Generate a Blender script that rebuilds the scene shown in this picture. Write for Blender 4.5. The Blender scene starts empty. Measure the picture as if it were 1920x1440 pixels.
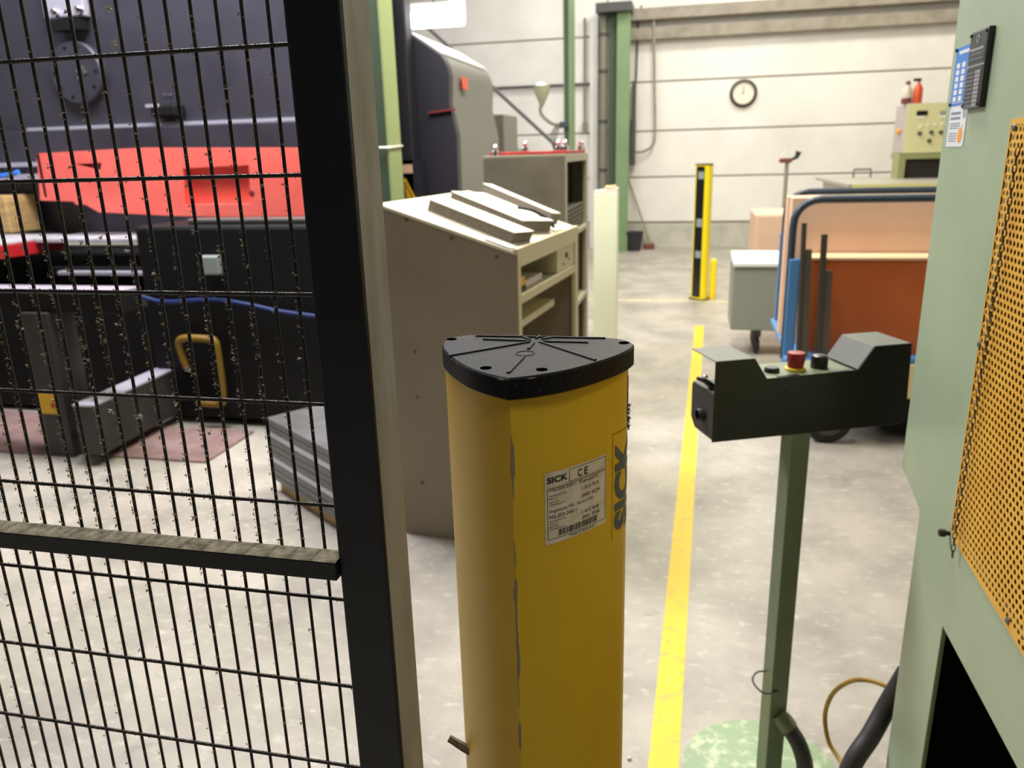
import bpy, bmesh, math, random
from mathutils import Vector, Matrix
from mathutils.geometry import tessellate_polygon

random.seed(7)
scene = bpy.context.scene
col = scene.collection

# ------------------------------------------------------------------ camera
# room frame: x to the right along the back wall, y away from the camera towards the wall, z up
F, EYE = 1460.0, 1.5
down = Vector((1097.5 - 960, 5644.0 - 720, F)).normalized()
upv = -down
fw = (Vector((0, 0, 1)) - upv * upv.z).normalized()
rt = down.cross(fw)
if rt.x < 0:
    rt = -rt
cy, sy = math.cos(math.radians(13)), math.sin(math.radians(13))
EX, EY, EZ = rt * cy - fw * sy, rt * sy + fw * cy, upv     # room axes seen from the lens
def to_room(v):
    return Vector((v.dot(EX), v.dot(EY), v.dot(EZ)))
CAM = Vector((0, 0, EYE))
cr, cu, cf = to_room(Vector((1, 0, 0))), to_room(Vector((0, -1, 0))), to_room(Vector((0, 0, 1)))
cd = bpy.data.cameras.new('camera')
cam = bpy.data.objects.new('camera', cd)
col.objects.link(cam)
cam.matrix_world = Matrix((
    (cr.x, cu.x, -cf.x, CAM.x), (cr.y, cu.y, -cf.y, CAM.y), (cr.z, cu.z, -cf.z, CAM.z), (0, 0, 0, 1)))
cd.sensor_width = 36.0
cd.lens = F / 1920 * 36.0
cd.clip_start = 0.02
cd.dof.use_dof = True
cd.dof.focus_distance = 0.70
cd.dof.aperture_fstop = 9.0
scene.camera = cam

def ray(x, y):
    return to_room(Vector((x - 960, y - 720, F)) / F)
def onX(x, y, X):
    r = ray(x, y); return CAM + r * (X / r.x)
def onY(x, y, Y):
    r = ray(x, y); return CAM + r * (Y / r.y)
def onZ(x, y, Z=0.0):
    r = ray(x, y); return CAM + r * ((Z - EYE) / r.z)

# ------------------------------------------------------------------ world, lights, exposure
world = bpy.data.worlds.new('world')
scene.world = world
world.use_nodes = True
bg = world.node_tree.nodes['Background']
bg.inputs[0].default_value = (0.80, 0.84, 1.0, 1)
bg.inputs[1].default_value = 0.03
scene.view_settings.view_transform = 'Standard'
scene.view_settings.look = 'None'
scene.view_settings.exposure = 0.0
scene.view_settings.gamma = 1.0
scene.view_settings.use_curve_mapping = False

def area(name, loc, size, power, colour, rot=(0, 0, 0)):
    l = bpy.data.lights.new(name, 'AREA')
    l.shape = 'RECTANGLE'
    l.size, l.size_y = size
    l.energy = power
    l.color = colour
    o = bpy.data.objects.new(name, l)
    col.objects.link(o)
    o.location = loc
    o.rotation_euler = rot
    return o
WARM, COOL, WHITE = (1.0, 0.95, 0.80), (0.88, 0.87, 1.0), (1.0, 0.97, 0.93)
area('hall_and_fill_light', (-0.35, 4.2, 4.6), (0.5, 2.6), 215, WARM)
area('hall_and_fill_light', (0.35, 8.6, 4.6), (0.5, 3.0), 170, WARM)
area('hall_and_fill_light', (-1.1, 11.2, 4.6), (4.5, 0.6), 78, WHITE)
area('hall_and_fill_light', (2.8, 11.0, 4.6), (3.5, 0.6), 76, WARM)
area('hall_and_fill_light', (-3.4, 3.6, 4.6), (2.6, 0.5), 190, COOL)
area('hall_and_fill_light', (-3.4, 8.3, 4.6), (2.6, 0.5), 105, COOL)
area('hall_and_fill_light', (-2.3, 3.6, 4.2), (0.5, 1.6), 145, WHITE)
area('hall_and_fill_light', (0.8, -0.9, 4.6), (0.5, 1.2), 34, WHITE)  # added unseen fill behind the camera, brightens the pillar's right flank

# ------------------------------------------------------------------ materials
def lin(c):
    return tuple(((v / 255) / 12.92 if v / 255 <= 0.04045 else ((v / 255 + 0.055) / 1.055) ** 2.4) for v in c)
MATS = {}
def mat(name, rgb, rough=0.5, metal=0.0, rgb2=None, scale=8.0, lo=0.4, hi=0.7, bump=0.0, bscale=60.0,
        detail=5.0, stretch=(1, 1, 1), emit=None, spec=0.5, coat=0.0):
    m = bpy.data.materials.new(name)
    m.use_nodes = True
    nt = m.node_tree
    b = nt.nodes['Principled BSDF']
    b.inputs['Roughness'].default_value = rough
    b.inputs['Metallic'].default_value = metal
    b.inputs['Specular IOR Level'].default_value = spec
    if coat:
        b.inputs['Coat Weight'].default_value = coat
        b.inputs['Coat Roughness'].default_value = 0.15
    a = lin(rgb)
    b.inputs['Base Color'].default_value = (*a, 1)
    if rgb2 or bump:
        tc = nt.nodes.new('ShaderNodeNewGeometry')
        mp = nt.nodes.new('ShaderNodeMapping')
        mp.inputs['Scale'].default_value = stretch
        nt.links.new(tc.outputs['Position'], mp.inputs['Vector'])
    if rgb2:
        n = nt.nodes.new('ShaderNodeTexNoise')
        n.inputs['Scale'].default_value = scale
        n.inputs['Detail'].default_value = detail
        n.inputs['Roughness'].default_value = 0.62
        nt.links.new(mp.outputs[0], n.inputs['Vector'])
        r = nt.nodes.new('ShaderNodeMapRange')
        r.inputs[1].default_value, r.inputs[2].default_value = lo, hi
        nt.links.new(n.outputs[0], r.inputs[0])
        mx = nt.nodes.new('ShaderNodeMix'); mx.data_type = 'RGBA'
        mx.inputs['A'].default_value = (*a, 1)
        mx.inputs['B'].default_value = (*lin(rgb2), 1)
        nt.links.new(r.outputs[0], mx.inputs['Factor'])
        nt.links.new(mx.outputs['Result'], b.inputs['Base Color'])
    if bump:
        n2 = nt.nodes.new('ShaderNodeTexNoise')
        n2.inputs['Scale'].default_value = bscale
        n2.inputs['Detail'].default_value = 4
        nt.links.new(mp.outputs[0], n2.inputs['Vector'])
        bp = nt.nodes.new('ShaderNodeBump')
        bp.inputs['Strength'].default_value = bump
        bp.inputs['Distance'].default_value = 0.002
        nt.links.new(n2.outputs[0], bp.inputs['Height'])
        nt.links.new(bp.outputs[0], b.inputs['Normal'])
    if emit:
        b.inputs['Emission Color'].default_value = (*lin(rgb), 1)
        b.inputs['Emission Strength'].default_value = emit
    MATS[name] = m
    return m

def chip(m, axis, centre, width, rgb, scale, lo, hi, stretch=(1, 1, 1)):
    """paint chipped away in a ragged strip around one line of the thing"""
    nt = m.node_tree
    b = nt.nodes['Principled BSDF']
    g = nt.nodes.new('ShaderNodeNewGeometry')
    s = nt.nodes.new('ShaderNodeSeparateXYZ')
    nt.links.new(g.outputs['Position'], s.inputs[0])
    sub = nt.nodes.new('ShaderNodeMath'); sub.operation = 'SUBTRACT'; sub.inputs[1].default_value = centre
    nt.links.new(s.outputs[axis], sub.inputs[0])
    ab = nt.nodes.new('ShaderNodeMath'); ab.operation = 'ABSOLUTE'
    nt.links.new(sub.outputs[0], ab.inputs[0])
    rr = nt.nodes.new('ShaderNodeMapRange')
    rr.inputs[1].default_value, rr.inputs[2].default_value = width, 0.0
    nt.links.new(ab.outputs[0], rr.inputs[0])
    mp = nt.nodes.new('ShaderNodeMapping'); mp.inputs['Scale'].default_value = stretch
    nt.links.new(g.outputs['Position'], mp.inputs['Vector'])
    n = nt.nodes.new('ShaderNodeTexNoise'); n.inputs['Scale'].default_value = scale; n.inputs['Detail'].default_value = 6
    nt.links.new(mp.outputs[0], n.inputs['Vector'])
    mul = nt.nodes.new('ShaderNodeMath'); mul.operation = 'MULTIPLY'
    nt.links.new(n.outputs[0], mul.inputs[0]); nt.links.new(rr.outputs[0], mul.inputs[1])
    r2 = nt.nodes.new('ShaderNodeMapRange'); r2.inputs[1].default_value, r2.inputs[2].default_value = lo, hi
    nt.links.new(mul.outputs[0], r2.inputs[0])
    mx = nt.nodes.new('ShaderNodeMix'); mx.data_type = 'RGBA'
    src = b.inputs['Base Color']
    if src.links:
        nt.links.new(src.links[0].from_socket, mx.inputs['A'])
    else:
        mx.inputs['A'].default_value = src.default_value
    mx.inputs['B'].default_value = (*lin(rgb), 1)
    nt.links.new(r2.outputs[0], mx.inputs['Factor'])
    nt.links.new(mx.outputs['Result'], src)

mat('concrete', (178, 172, 160), 0.44, rgb2=(140, 135, 126), scale=2.4, lo=0.36, hi=0.68, bump=0.35, bscale=20, detail=12)
def layer(m, rgb, scale, lo, hi, stretch=(1, 1, 1), strength=1.0):
    """stains of a second colour broken up by their own noise"""
    nt = m.node_tree
    src = nt.nodes['Principled BSDF'].inputs['Base Color']
    g = nt.nodes.new('ShaderNodeNewGeometry')
    mp = nt.nodes.new('ShaderNodeMapping'); mp.inputs['Scale'].default_value = stretch
    nt.links.new(g.outputs['Position'], mp.inputs['Vector'])
    n = nt.nodes.new('ShaderNodeTexNoise'); n.inputs['Scale'].default_value = scale
    n.inputs['Detail'].default_value = 8; n.inputs['Roughness'].default_value = 0.65
    nt.links.new(mp.outputs[0], n.inputs['Vector'])
    r = nt.nodes.new('ShaderNodeMapRange')
    r.inputs[1].default_value, r.inputs[2].default_value, r.inputs[4].default_value = lo, hi, strength
    nt.links.new(n.outputs[0], r.inputs[0])
    mx = nt.nodes.new('ShaderNodeMix'); mx.data_type = 'RGBA'
    if src.links:
        nt.links.new(src.links[0].from_socket, mx.inputs['A'])
    else:
        mx.inputs['A'].default_value = src.default_value
    mx.inputs['B'].default_value = (*lin(rgb), 1)
    nt.links.new(r.outputs[0], mx.inputs['Factor'])
    nt.links.new(mx.outputs['Result'], src)
layer(MATS['concrete'], (206, 200, 186), 17, 0.55, 0.72, (1, 1.6, 1), 0.7)
layer(MATS['concrete'], (112, 107, 100), 9, 0.60, 0.78, (1, 1.5, 1), 0.6)
mat('wall_white', (238, 235, 228), 0.55, rgb2=(226, 222, 214), scale=1.2)
mat('wall_gap', (150, 146, 132), 0.8)
mat('socle', (196, 194, 180), 0.8, rgb2=(172, 170, 158), scale=4, bump=0.3, bscale=30)
mat('rail_grey', (158, 150, 136), 0.6, rgb2=(130, 122, 108), scale=5)
mat('ceiling_grey', (205, 205, 205), 0.8)
mat('line_yellow', (230, 196, 34), 0.5, rgb2=(180, 160, 96), scale=22, lo=0.54, hi=0.72, detail=8)
mat('line_pale', (214, 206, 160), 0.5, rgb2=(180, 174, 150), scale=10)
mat('fence_black', (24, 24, 28), 0.42, rgb2=(30, 30, 32), scale=20, bump=0.05, bscale=300)
mat('wire_black', (26, 24, 22), 0.55, rgb2=(52, 47, 34), scale=60, lo=0.45, hi=0.75)
mat('dust_top', (124, 118, 98), 0.95, rgb2=(74, 68, 54), scale=70, lo=0.42, hi=0.68, bump=0.8, bscale=400, detail=9)
mat('lint', (172, 164, 140), 0.95)
mat('lint_white', (215, 212, 205), 0.95)
mat('post_side_lit', (186, 184, 180), 0.55, rgb2=(140, 134, 120), scale=14, stretch=(1, 1, 0.25))
mat('pillar_yellow', (232, 188, 40), 0.45, spec=0.35, rgb2=(220, 176, 40), scale=9, lo=0.35, hi=0.75)
mat('pillar_far_yellow', (252, 230, 30), 0.35)
mat('cap_black', (26, 25, 28), 0.42, rgb2=(70, 68, 70), scale=220, lo=0.62, hi=0.68, bump=0.25, bscale=420, spec=0.10)
mat('cap_hole', (3, 3, 3), 0.9, spec=0.0)
mat('paper_label', (236, 226, 206), 0.45, rgb2=(206, 192, 166), scale=40)
mat('ink', (30, 26, 30), 0.5)
mat('logo_blue', (74, 92, 104), 0.45)
mat('sticker_line', (120, 96, 30), 0.5)
mat('glue_grey', (122, 112, 92), 0.9, rgb2=(86, 76, 58), scale=160)
mat('window_black', (20, 20, 22), 0.25)
mat('lens_grey', (150, 160, 158), 0.3)
mat('green_paint', (164, 180, 150), 0.42, rgb2=(150, 168, 142), scale=3.2, lo=0.35, hi=0.7)
mat('green_edge', (120, 138, 112), 0.5)
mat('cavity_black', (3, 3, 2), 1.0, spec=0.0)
mat('amber_sheet', (230, 178, 70), 0.5, rgb2=(216, 162, 60), scale=14)
mat('steel', (150, 148, 144), 0.35, 0.8)
mat('bolt_grey', (120, 122, 122), 0.4, 0.6)
mat('chain_steel', (96, 84, 66), 0.4, 0.8)
mat('plate_black', (40, 40, 42), 0.35)
mat('plate_grey', (156, 158, 162), 0.4, 0.2)
mat('label_blue', (62, 132, 214), 0.4)
mat('label_white', (224, 228, 236), 0.45)
mat('print_grey', (120, 124, 136), 0.6)
mat('orange_print', (238, 166, 60), 0.5)
mat('stand_green', (116, 130, 102), 0.45, rgb2=(106, 120, 90), scale=12)
mat('box_green', (36, 36, 25), 0.45, rgb2=(30, 29, 20), scale=9)
mat('hood_grey', (104, 108, 98), 0.52, rgb2=(96, 98, 92), scale=15)
mat('connector_dark', (62, 60, 58), 0.5)
mat('base_green', (150, 172, 138), 0.55, rgb2=(196, 206, 170), scale=26, lo=0.5, hi=0.62, detail=8)
mat('rubber', (30, 29, 32), 0.55)
mat('rubber_hose', (58, 56, 58), 0.5)
mat('button_red', (150, 36, 36), 0.4)
mat('button_yellow', (226, 196, 40), 0.45)
mat('button_black', (34, 36, 40), 0.35)
mat('chrome', (225, 225, 228), 0.12, 1.0)
mat('cable_yellow', (200, 166, 64), 0.5, rgb2=(160, 128, 60), scale=30)
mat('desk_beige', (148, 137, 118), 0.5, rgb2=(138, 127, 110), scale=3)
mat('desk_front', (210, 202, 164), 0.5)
mat('desk_top_lit', (228, 220, 196), 0.5)  # desk beige lightened: lamp light on the top put into the colour
mat('desk_dark', (92, 86, 72), 0.6)
mat('paper_white', (238, 234, 220), 0.6)
mat('folder_cover', (230, 226, 210), 0.5)
mat('folder_edge', (120, 112, 102), 0.7, rgb2=(90, 84, 78), scale=60, stretch=(1, 1, 6))  # grey page edges, with their shade put into the colour
mat('amber', (236, 176, 30), 0.5)
mat('blue_ink', (60, 60, 170), 0.5)
mat('cabinet_steel', (146, 140, 122), 0.36, 0.35, rgb2=(126, 120, 104), scale=4)
mat('cabinet_rim', (170, 166, 140), 0.45)
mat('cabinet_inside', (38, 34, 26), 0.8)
mat('tray_dark', (70, 66, 48), 0.6)
mat('red_mat', (196, 52, 52), 0.6, rgb2=(120, 30, 34), scale=18)
mat('panel_lime', (240, 246, 216), 0.5)
mat('column_green', (126, 150, 108), 0.5, rgb2=(116, 142, 104), scale=3)
mat('column_lime', (158, 176, 118), 0.5)
mat('column_shade', (70, 84, 66), 0.6)  # column green darkened: shade put into the faces turned to the camera
mat('pipe_grey', (128, 128, 112), 0.55)
mat('pipe_dark', (76, 74, 72), 0.5)
mat('clock_face', (236, 230, 212), 0.4)
mat('clock_rim', (52, 46, 36), 0.4)
mat('machine_black', (62, 60, 70), 0.42, rgb2=(46, 45, 54), scale=2.2, lo=0.3, hi=0.75)
mat('machine_dark', (17, 17, 19), 0.65, spec=0.25)
mat('tower_dark', (40, 39, 49), 0.45)
mat('machine_grey', (112, 112, 106), 0.45)
mat('machine_top_lit', (226, 226, 226), 0.4)  # hood grey lightened: light of the lamp above put into the colour
mat('skirt_red', (250, 118, 106), 0.42, rgb2=(242, 104, 92), scale=4)
mat('skirt_inner', (120, 28, 26), 0.7)
mat('table_red', (170, 28, 36), 0.45)
mat('table_steel', (206, 206, 214), 0.35, 0.15, rgb2=(176, 176, 186), scale=10)
mat('silver', (196, 194, 208), 0.35, 0.4)
mat('leg_grey', (58, 58, 54), 0.6, rgb2=(46, 45, 42), scale=8)
mat('yellow_dull', (128, 98, 22), 0.5)
mat('warn_yellow', (228, 176, 24), 0.5)
mat('warn_red', (190, 60, 40), 0.5)
mat('blue_cable', (16, 40, 100), 0.45)
mat('blue_bright', (54, 126, 230), 0.45)
mat('plate_brown', (142, 116, 112), 0.6, rgb2=(118, 94, 90), scale=7)
mat('sheet_grey', (120, 120, 122), 0.45, 0.3, rgb2=(92, 92, 92), scale=6, stretch=(1, 1, 14))
mat('wood', (196, 164, 108), 0.7, rgb2=(164, 130, 84), scale=6, stretch=(1, 1, 5))
mat('wood_pale', (236, 214, 158), 0.6)
mat('tube_white', (255, 255, 255), 0.4, emit=9.0)
mat('lamp_shade', (170, 170, 140), 0.4)
mat('peach', (226, 192, 164), 0.7, rgb2=(220, 184, 156), scale=3)
mat('peach_light', (236, 202, 158), 0.7)
mat('orange_board', (198, 102, 46), 0.45, rgb2=(188, 94, 42), scale=3)
mat('cart_blue', (84, 140, 196), 0.4)
mat('cart_dark', (54, 66, 78), 0.4)
mat('tire', (36, 34, 32), 0.7)
mat('hub', (84, 74, 66), 0.6)
mat('rod_grey', (120, 112, 98), 0.4, 0.5)
mat('rod_dark', (88, 82, 74), 0.4, 0.5)
mat('bin_grey', (146, 150, 140), 0.4, 0.2)
mat('bin_lid', (228, 232, 232), 0.4)
mat('oven_grey', (176, 172, 160), 0.4, 0.3)
mat('oven_trim', (222, 218, 140), 0.4)
mat('panel_cream', (220, 216, 164), 0.5)
mat('panel_side', (176, 168, 166), 0.5)
mat('panel_green', (148, 152, 104), 0.5)
mat('bottle_orange', (214, 84, 44), 0.4)
mat('bottle_white', (214, 200, 184), 0.4)
mat('bucket_dark', (40, 40, 44), 0.5)
mat('broom_red', (120, 66, 58), 0.8)
mat('broom_pole', (150, 138, 118), 0.6)

# ------------------------------------------------------------------ mesh helpers
class MB:
    def __init__(s):
        s.v, s.f = [], []
    def add(s, vs, fs):
        n = len(s.v)
        s.v += [Vector(p) for p in vs]
        s.f += [[i + n for i in f] for f in fs]
        return s
    def obox(s, o, a, b, c):
        o, a, b, c = Vector(o), Vector(a), Vector(b), Vector(c)
        return s.add([o, o + a, o + a + b, o + b, o + c, o + a + c, o + a + b + c, o + b + c],
                     [(0, 3, 2, 1), (4, 5, 6, 7), (0, 1, 5, 4), (1, 2, 6, 5), (2, 3, 7, 6), (3, 0, 4, 7)])
    def box(s, x0, x1, y0, y1, z0, z1):
        return s.obox((x0, y0, z0), (x1 - x0, 0, 0), (0, y1 - y0, 0), (0, 0, z1 - z0))
    def prism(s, outer, fn, t0, t1, holes=()):
        """extrude a flat outline (with holes); fn(u, v, t) gives the point"""
        loops = [list(outer)] + [list(h) for h in holes]
        flat = [p for l in loops for p in l]
        tris = tessellate_polygon([[Vector((p[0], p[1], 0)) for p in l] for l in loops])
        n = len(flat)
        vs = [fn(p[0], p[1], t0) for p in flat] + [fn(p[0], p[1], t1) for p in flat]
        fs = [tuple(t) for t in tris] + [tuple(i + n for i in reversed(t)) for t in tris]
        k = 0
        for l in loops:
            for i in range(len(l)):
                j = (i + 1) % len(l)
                fs.append((k + i, k + j, k + j + n, k + i + n))
            k += len(l)
        return s.add(vs, fs)
    def tube(s, pts, r, n=10, closed=False):
        pts = [Vector(p) for p in pts]
        m = len(pts)
        rings, prev = [], None
        rr = r if isinstance(r, (list, tuple)) else [r] * m
        for i, p in enumerate(pts):
            if closed:
                t = (pts[(i + 1) % m] - pts[i - 1]).normalized()
            else:
                t = (pts[min(i + 1, m - 1)] - pts[max(i - 1, 0)]).normalized()
            if prev is None:
                a = t.orthogonal().normalized()
            else:
                a = (prev - t * prev.dot(t)).normalized()
            prev = a
            b = t.cross(a)
            rings.append([p + (a * math.cos(2 * math.pi * k / n) + b * math.sin(2 * math.pi * k / n)) * rr[i] for k in range(n)])
        vs = [q for ring in rings for q in ring]
        fs = []
        for i in range(m if closed else m - 1):
            i2 = (i + 1) % m
            for k in range(n):
                k2 = (k + 1) % n
                fs.append((i * n + k, i * n + k2, i2 * n + k2, i2 * n + k))
        if not closed:
            fs.append(tuple(reversed(range(n))))
            fs.append(tuple((m - 1) * n + k for k in range(n)))
        return s.add(vs, fs)
    def lathe(s, prof, o, axis=(0, 0, 1), n=24):
        """profile of (radius, height) turned round an axis"""
        o, ax = Vector(o), Vector(axis).normalized()
        a = ax.orthogonal().normalized()
        b = ax.cross(a)
        vs, fs = [], []
        for (r, h) in prof:
            r = max(r, 1e-5)
            for k in range(n):
                t = 2 * math.pi * k / n
                vs.append(o + ax * h + (a * math.cos(t) + b * math.sin(t)) * r)
        for i in range(len(prof) - 1):
            for k in range(n):
                k2 = (k + 1) % n
                fs.append((i * n + k, i * n + k2, (i + 1) * n + k2, (i + 1) * n + k))
        fs.append(tuple(reversed(range(n))))
        fs.append(tuple((len(prof) - 1) * n + k for k in range(n)))
        return s.add(vs, fs)
    def build(s, name, material, parent=None, smooth=None, bevel=0.0, fix=True):
        me = bpy.data.meshes.new(name)
        lo = Vector((min(p.x for p in s.v), min(p.y for p in s.v), min(p.z for p in s.v)))
        hi = Vector((max(p.x for p in s.v), max(p.y for p in s.v), max(p.z for p in s.v)))
        c = Vector(((lo.x + hi.x) / 2, (lo.y + hi.y) / 2, lo.z))
        me.from_pydata([p - c for p in s.v], [], s.f)
        if fix:
            bm = bmesh.new(); bm.from_mesh(me)
            bmesh.ops.recalc_face_normals(bm, faces=bm.faces)
            bm.to_mesh(me); bm.free()
        me.materials.append(MATS[material])
        if smooth:
            for p in me.polygons:
                p.use_smooth = True
            me.set_sharp_from_angle(angle=math.radians(smooth))
        o = bpy.data.objects.new(name, me)
        col.objects.link(o)
        place(o, c, parent)
        if bevel:
            md = o.modifiers.new('bevel', 'BEVEL')
            md.width = bevel; md.segments = 2; md.limit_method = 'ANGLE'
        return o

WORLD = {}
def place(o, c, parent):
    """put an object at world point c, under its parent if it has one (parents are never turned)"""
    WORLD[o.name] = Vector(c)
    if parent:
        o.parent = parent
        o.location = Vector(c) - WORLD[parent.name]
    else:
        o.location = c

def tag(o, label, cat, group=None, kind=None):
    o['label'] = label
    o['category'] = cat
    if group: o['group'] = group
    if kind: o['kind'] = kind
    return o
def thing(name, label, cat, loc, group=None):
    o = bpy.data.objects.new(name, None)
    o.empty_display_size = 0.1
    col.objects.link(o)
    place(o, Vector(loc), None)
    return tag(o, label, cat, group)
def struct(o):
    o['kind'] = 'structure'
    return o
def share(o, name, c, parent):
    """another copy of a part, same mesh data"""
    q = o.copy()
    q.name = name
    col.objects.link(q)
    place(q, c, parent)
    return q
def bx(name, material, parent, x0, x1, y0, y1, z0, z1, bevel=0.0):
    return MB().box(x0, x1, y0, y1, z0, z1).build(name, material, parent, bevel=bevel)

def letters(body, size, bold=0.0):
    """outline mesh of a line of lettering, flat, as (verts, faces)"""
    cu = bpy.data.curves.new('letters', 'FONT')
    cu.body = body
    cu.size = size
    cu.offset = bold
    cu.resolution_u = 3
    ob = bpy.data.objects.new('letters', cu)
    me = bpy.data.meshes.new_from_object(ob)
    vs = [(v.co.x, v.co.y) for v in me.vertices]
    fs = [tuple(p.vertices) for p in me.polygons]
    bpy.data.objects.remove(ob); bpy.data.curves.remove(cu); bpy.data.meshes.remove(me)
    return vs, fs
def fit(body, u0, v0, w, h, bold=0.0):
    """lettering scaled to fill the box from (u0, v0), width w, height h"""
    vs, fs = letters(body, 1.0, bold)
    x0, x1 = min(p[0] for p in vs), max(p[0] for p in vs)
    y0, y1 = min(p[1] for p in vs), max(p[1] for p in vs)
    return [(u0 + (p[0] - x0) / (x1 - x0) * w, v0 + (p[1] - y0) / (y1 - y0) * h) for p in vs], fs
def bez(p0, p1, p2, n):
    return [tuple((1 - t) ** 2 * a + 2 * t * (1 - t) * b + t * t * c for a, b, c in zip(p0, p1, p2)) for t in [i / n for i in range(n + 1)]]
def smoothpath(pts, n=8):
    """Catmull-Rom curve through points"""
    P = [Vector(p) for p in pts]
    P = [P[0] * 2 - P[1]] + P + [P[-1] * 2 - P[-2]]
    out = []
    for i in range(1, len(P) - 2):
        for k in range(n):
            t = k / n
            a, b, c, d = P[i - 1], P[i], P[i + 1], P[i + 2]
            out.append(0.5 * ((2 * b) + (c - a) * t + (2 * a - 5 * b + 4 * c - d) * t * t + (3 * b - a - 3 * c + d) * t ** 3))
    out.append(P[-2])
    return out
XZ = lambda Y: (lambda u, v, t: Vector((u, Y + t, v)))     # outline drawn in x-z, depth along y
YZ = lambda X: (lambda u, v, t: Vector((X + t, u, v)))     # outline drawn in y-z, depth along x
XY = lambda Z: (lambda u, v, t: Vector((u, v, Z + t)))

# ------------------------------------------------------------------ the room
YW = 12.65
struct(bx('floor', 'concrete', None, -9, 6, -3, 13, -0.12, 0))
wall = struct(bx('wall_back', 'wall_gap', None, -9, 6, YW + 0.02, YW + 0.25, 0, 5.5))
zs = [0.40, 1.084, 1.764, 2.468, 3.14, 3.83, 4.52, 5.2]
for x0, x1 in ((-9, -4.72), (-4.70, -1.32), (-1.30, 6)):
    for z0, z1 in zip(zs, zs[1:]):
        bx('panel', 'wall_white', wall, x0, x1, YW, YW + 0.06, z0 + 0.012, z1 - 0.012, bevel=0.006)
for k in range(11):
    bx('socle_block', 'socle', wall, -7.0 + k * 1.2, -5.81 + k * 1.2, YW - 0.03, YW + 0.05, 0, 0.375, bevel=0.006)
struct(bx('wall_left', 'wall_white', None, -9.2, -9, -3, 13, 0, 5.5))
struct(bx('wall_right', 'wall_white', None, 6, 6.2, -3, 13, 0, 5.5))
struct(bx('ceiling', 'ceiling_grey', None, -9, 6, -3, 13, 5.5, 5.6))
t1 = struct(bx('trim_1', 'rail_grey', None, -1.0, 5.9, YW - 0.14, YW, 3.04, 3.2, bevel=0.01))
t2 = struct(bx('trim_2', 'rail_grey', None, -1.0, 5.9, YW - 0.2, YW, 3.3, 3.46, bevel=0.01))

# floor markings
a, b = Vector((-0.024, 1.3)), Vector((0.078, 5.49))
dirv = (b - a).normalized(); nrm = Vector((dirv.y, -dirv.x))
m = MB()
n = 60
L = 5.6
for i in range(n):
    p, q = a + dirv * L * i / n, a + dirv * L * (i + 1) / n
    w = 0.038
    m.add([(*(p - nrm * w), 0.0012), (*(p + nrm * w), 0.0012), (*(q + nrm * w), 0.0012), (*(q - nrm * w), 0.0012)], [(0, 1, 2, 3)])
tag(m.build('floor_line', 'line_yellow', fix=False), 'bright yellow worn line painted along the concrete floor beside the pillar', 'floor marking')
m = MB().add([(-2.6, 8.08, 0.0012), (1.2, 8.02, 0.0012), (1.2, 8.10, 0.0012), (-2.6, 8.16, 0.0012)], [(0, 1, 2, 3)])
tag(m.build('floor_line', 'line_pale', fix=False), 'pale faded line across the floor at the foot of the distant yellow post', 'floor marking')
m = MB().lathe([(0.004, 0), (0.006, 0.003), (0.004, 0.007), (0.001, 0.008)], onZ(1180, 1424) + Vector((0, 0, 0)), n=7)
tag(m.build('scrap', 'lint_white', smooth=40), 'tiny white scrap lying on the floor left of the yellow line', 'scrap')

# ------------------------------------------------------------------ safety fence
YF = 0.612
PX0, PX1 = -0.3060, -0.2600
fence = thing('safety_fence', 'dusty black wire mesh safety fence panel with wide black post', 'fence', (-0.7, YF, 0))
post = MB().box(PX0, PX1, 0.592, 0.650, 0, 2.2).build('post', 'fence_black', fence, bevel=0.002)
MB().box(PX1 - 0.0004, PX1 + 0.0006, 0.597, 0.6475, 0.02, 2.19).build('post_lit_face', 'post_side_lit', post)  # lighter sheet: the light on the post's side is put into its colour
wires = []
x = -0.331
vw = None
while x > -1.30:
    zt = []
    if vw is None:
        vw = MB().tube([(x, YF + 0.0035, 0.12), (x, YF + 0.0035, 2.15)], 0.0016, 8).build('wire', 'wire_black', fence, smooth=60)
        vc = WORLD[vw.name].copy()
    else:
        share(vw, 'wire', Vector((x, vc.y, vc.z)), fence)
    wires.append(x)
    x -= 0.0227
rows = [1.587 + 0.0997 * k for k in range(-14, 6)]
hw = None
for z in rows:
    if hw is None:
        hw = MB().tube([(-1.32, YF, z), (PX0 + 0.004, YF, z)], 0.0018, 8).build('cross_wire', 'wire_black', fence, smooth=60)
        hc = WORLD[hw.name].copy()
    else:
        share(hw, 'cross_wire', Vector((hc.x, hc.y, hc.z + z - rows[0])), fence)
bar = MB().box(-1.32, PX0 - 0.0005, 0.5855, 0.6095, 1.125, 1.1435).build('crossbar', 'fence_black', fence, bevel=0.001)
m = MB()
gx, gy = 150, 8
for i in range(gx + 1):
    for j in range(gy + 1):
        m.v.append(Vector((-1.32 + (PX0 + 1.32) * i / gx, 0.5857 + 0.0236 * j / gy, 1.1436 + (0 if j in (0, gy) else random.uniform(0.0002, 0.0011)))))
for i in range(gx):
    for j in range(gy):
        m.f.append([i * (gy + 1) + j, (i + 1) * (gy + 1) + j, (i + 1) * (gy + 1) + j + 1, i * (gy + 1) + j + 1])
m.build('dust', 'dust_top', bar, smooth=80, fix=False)
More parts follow.
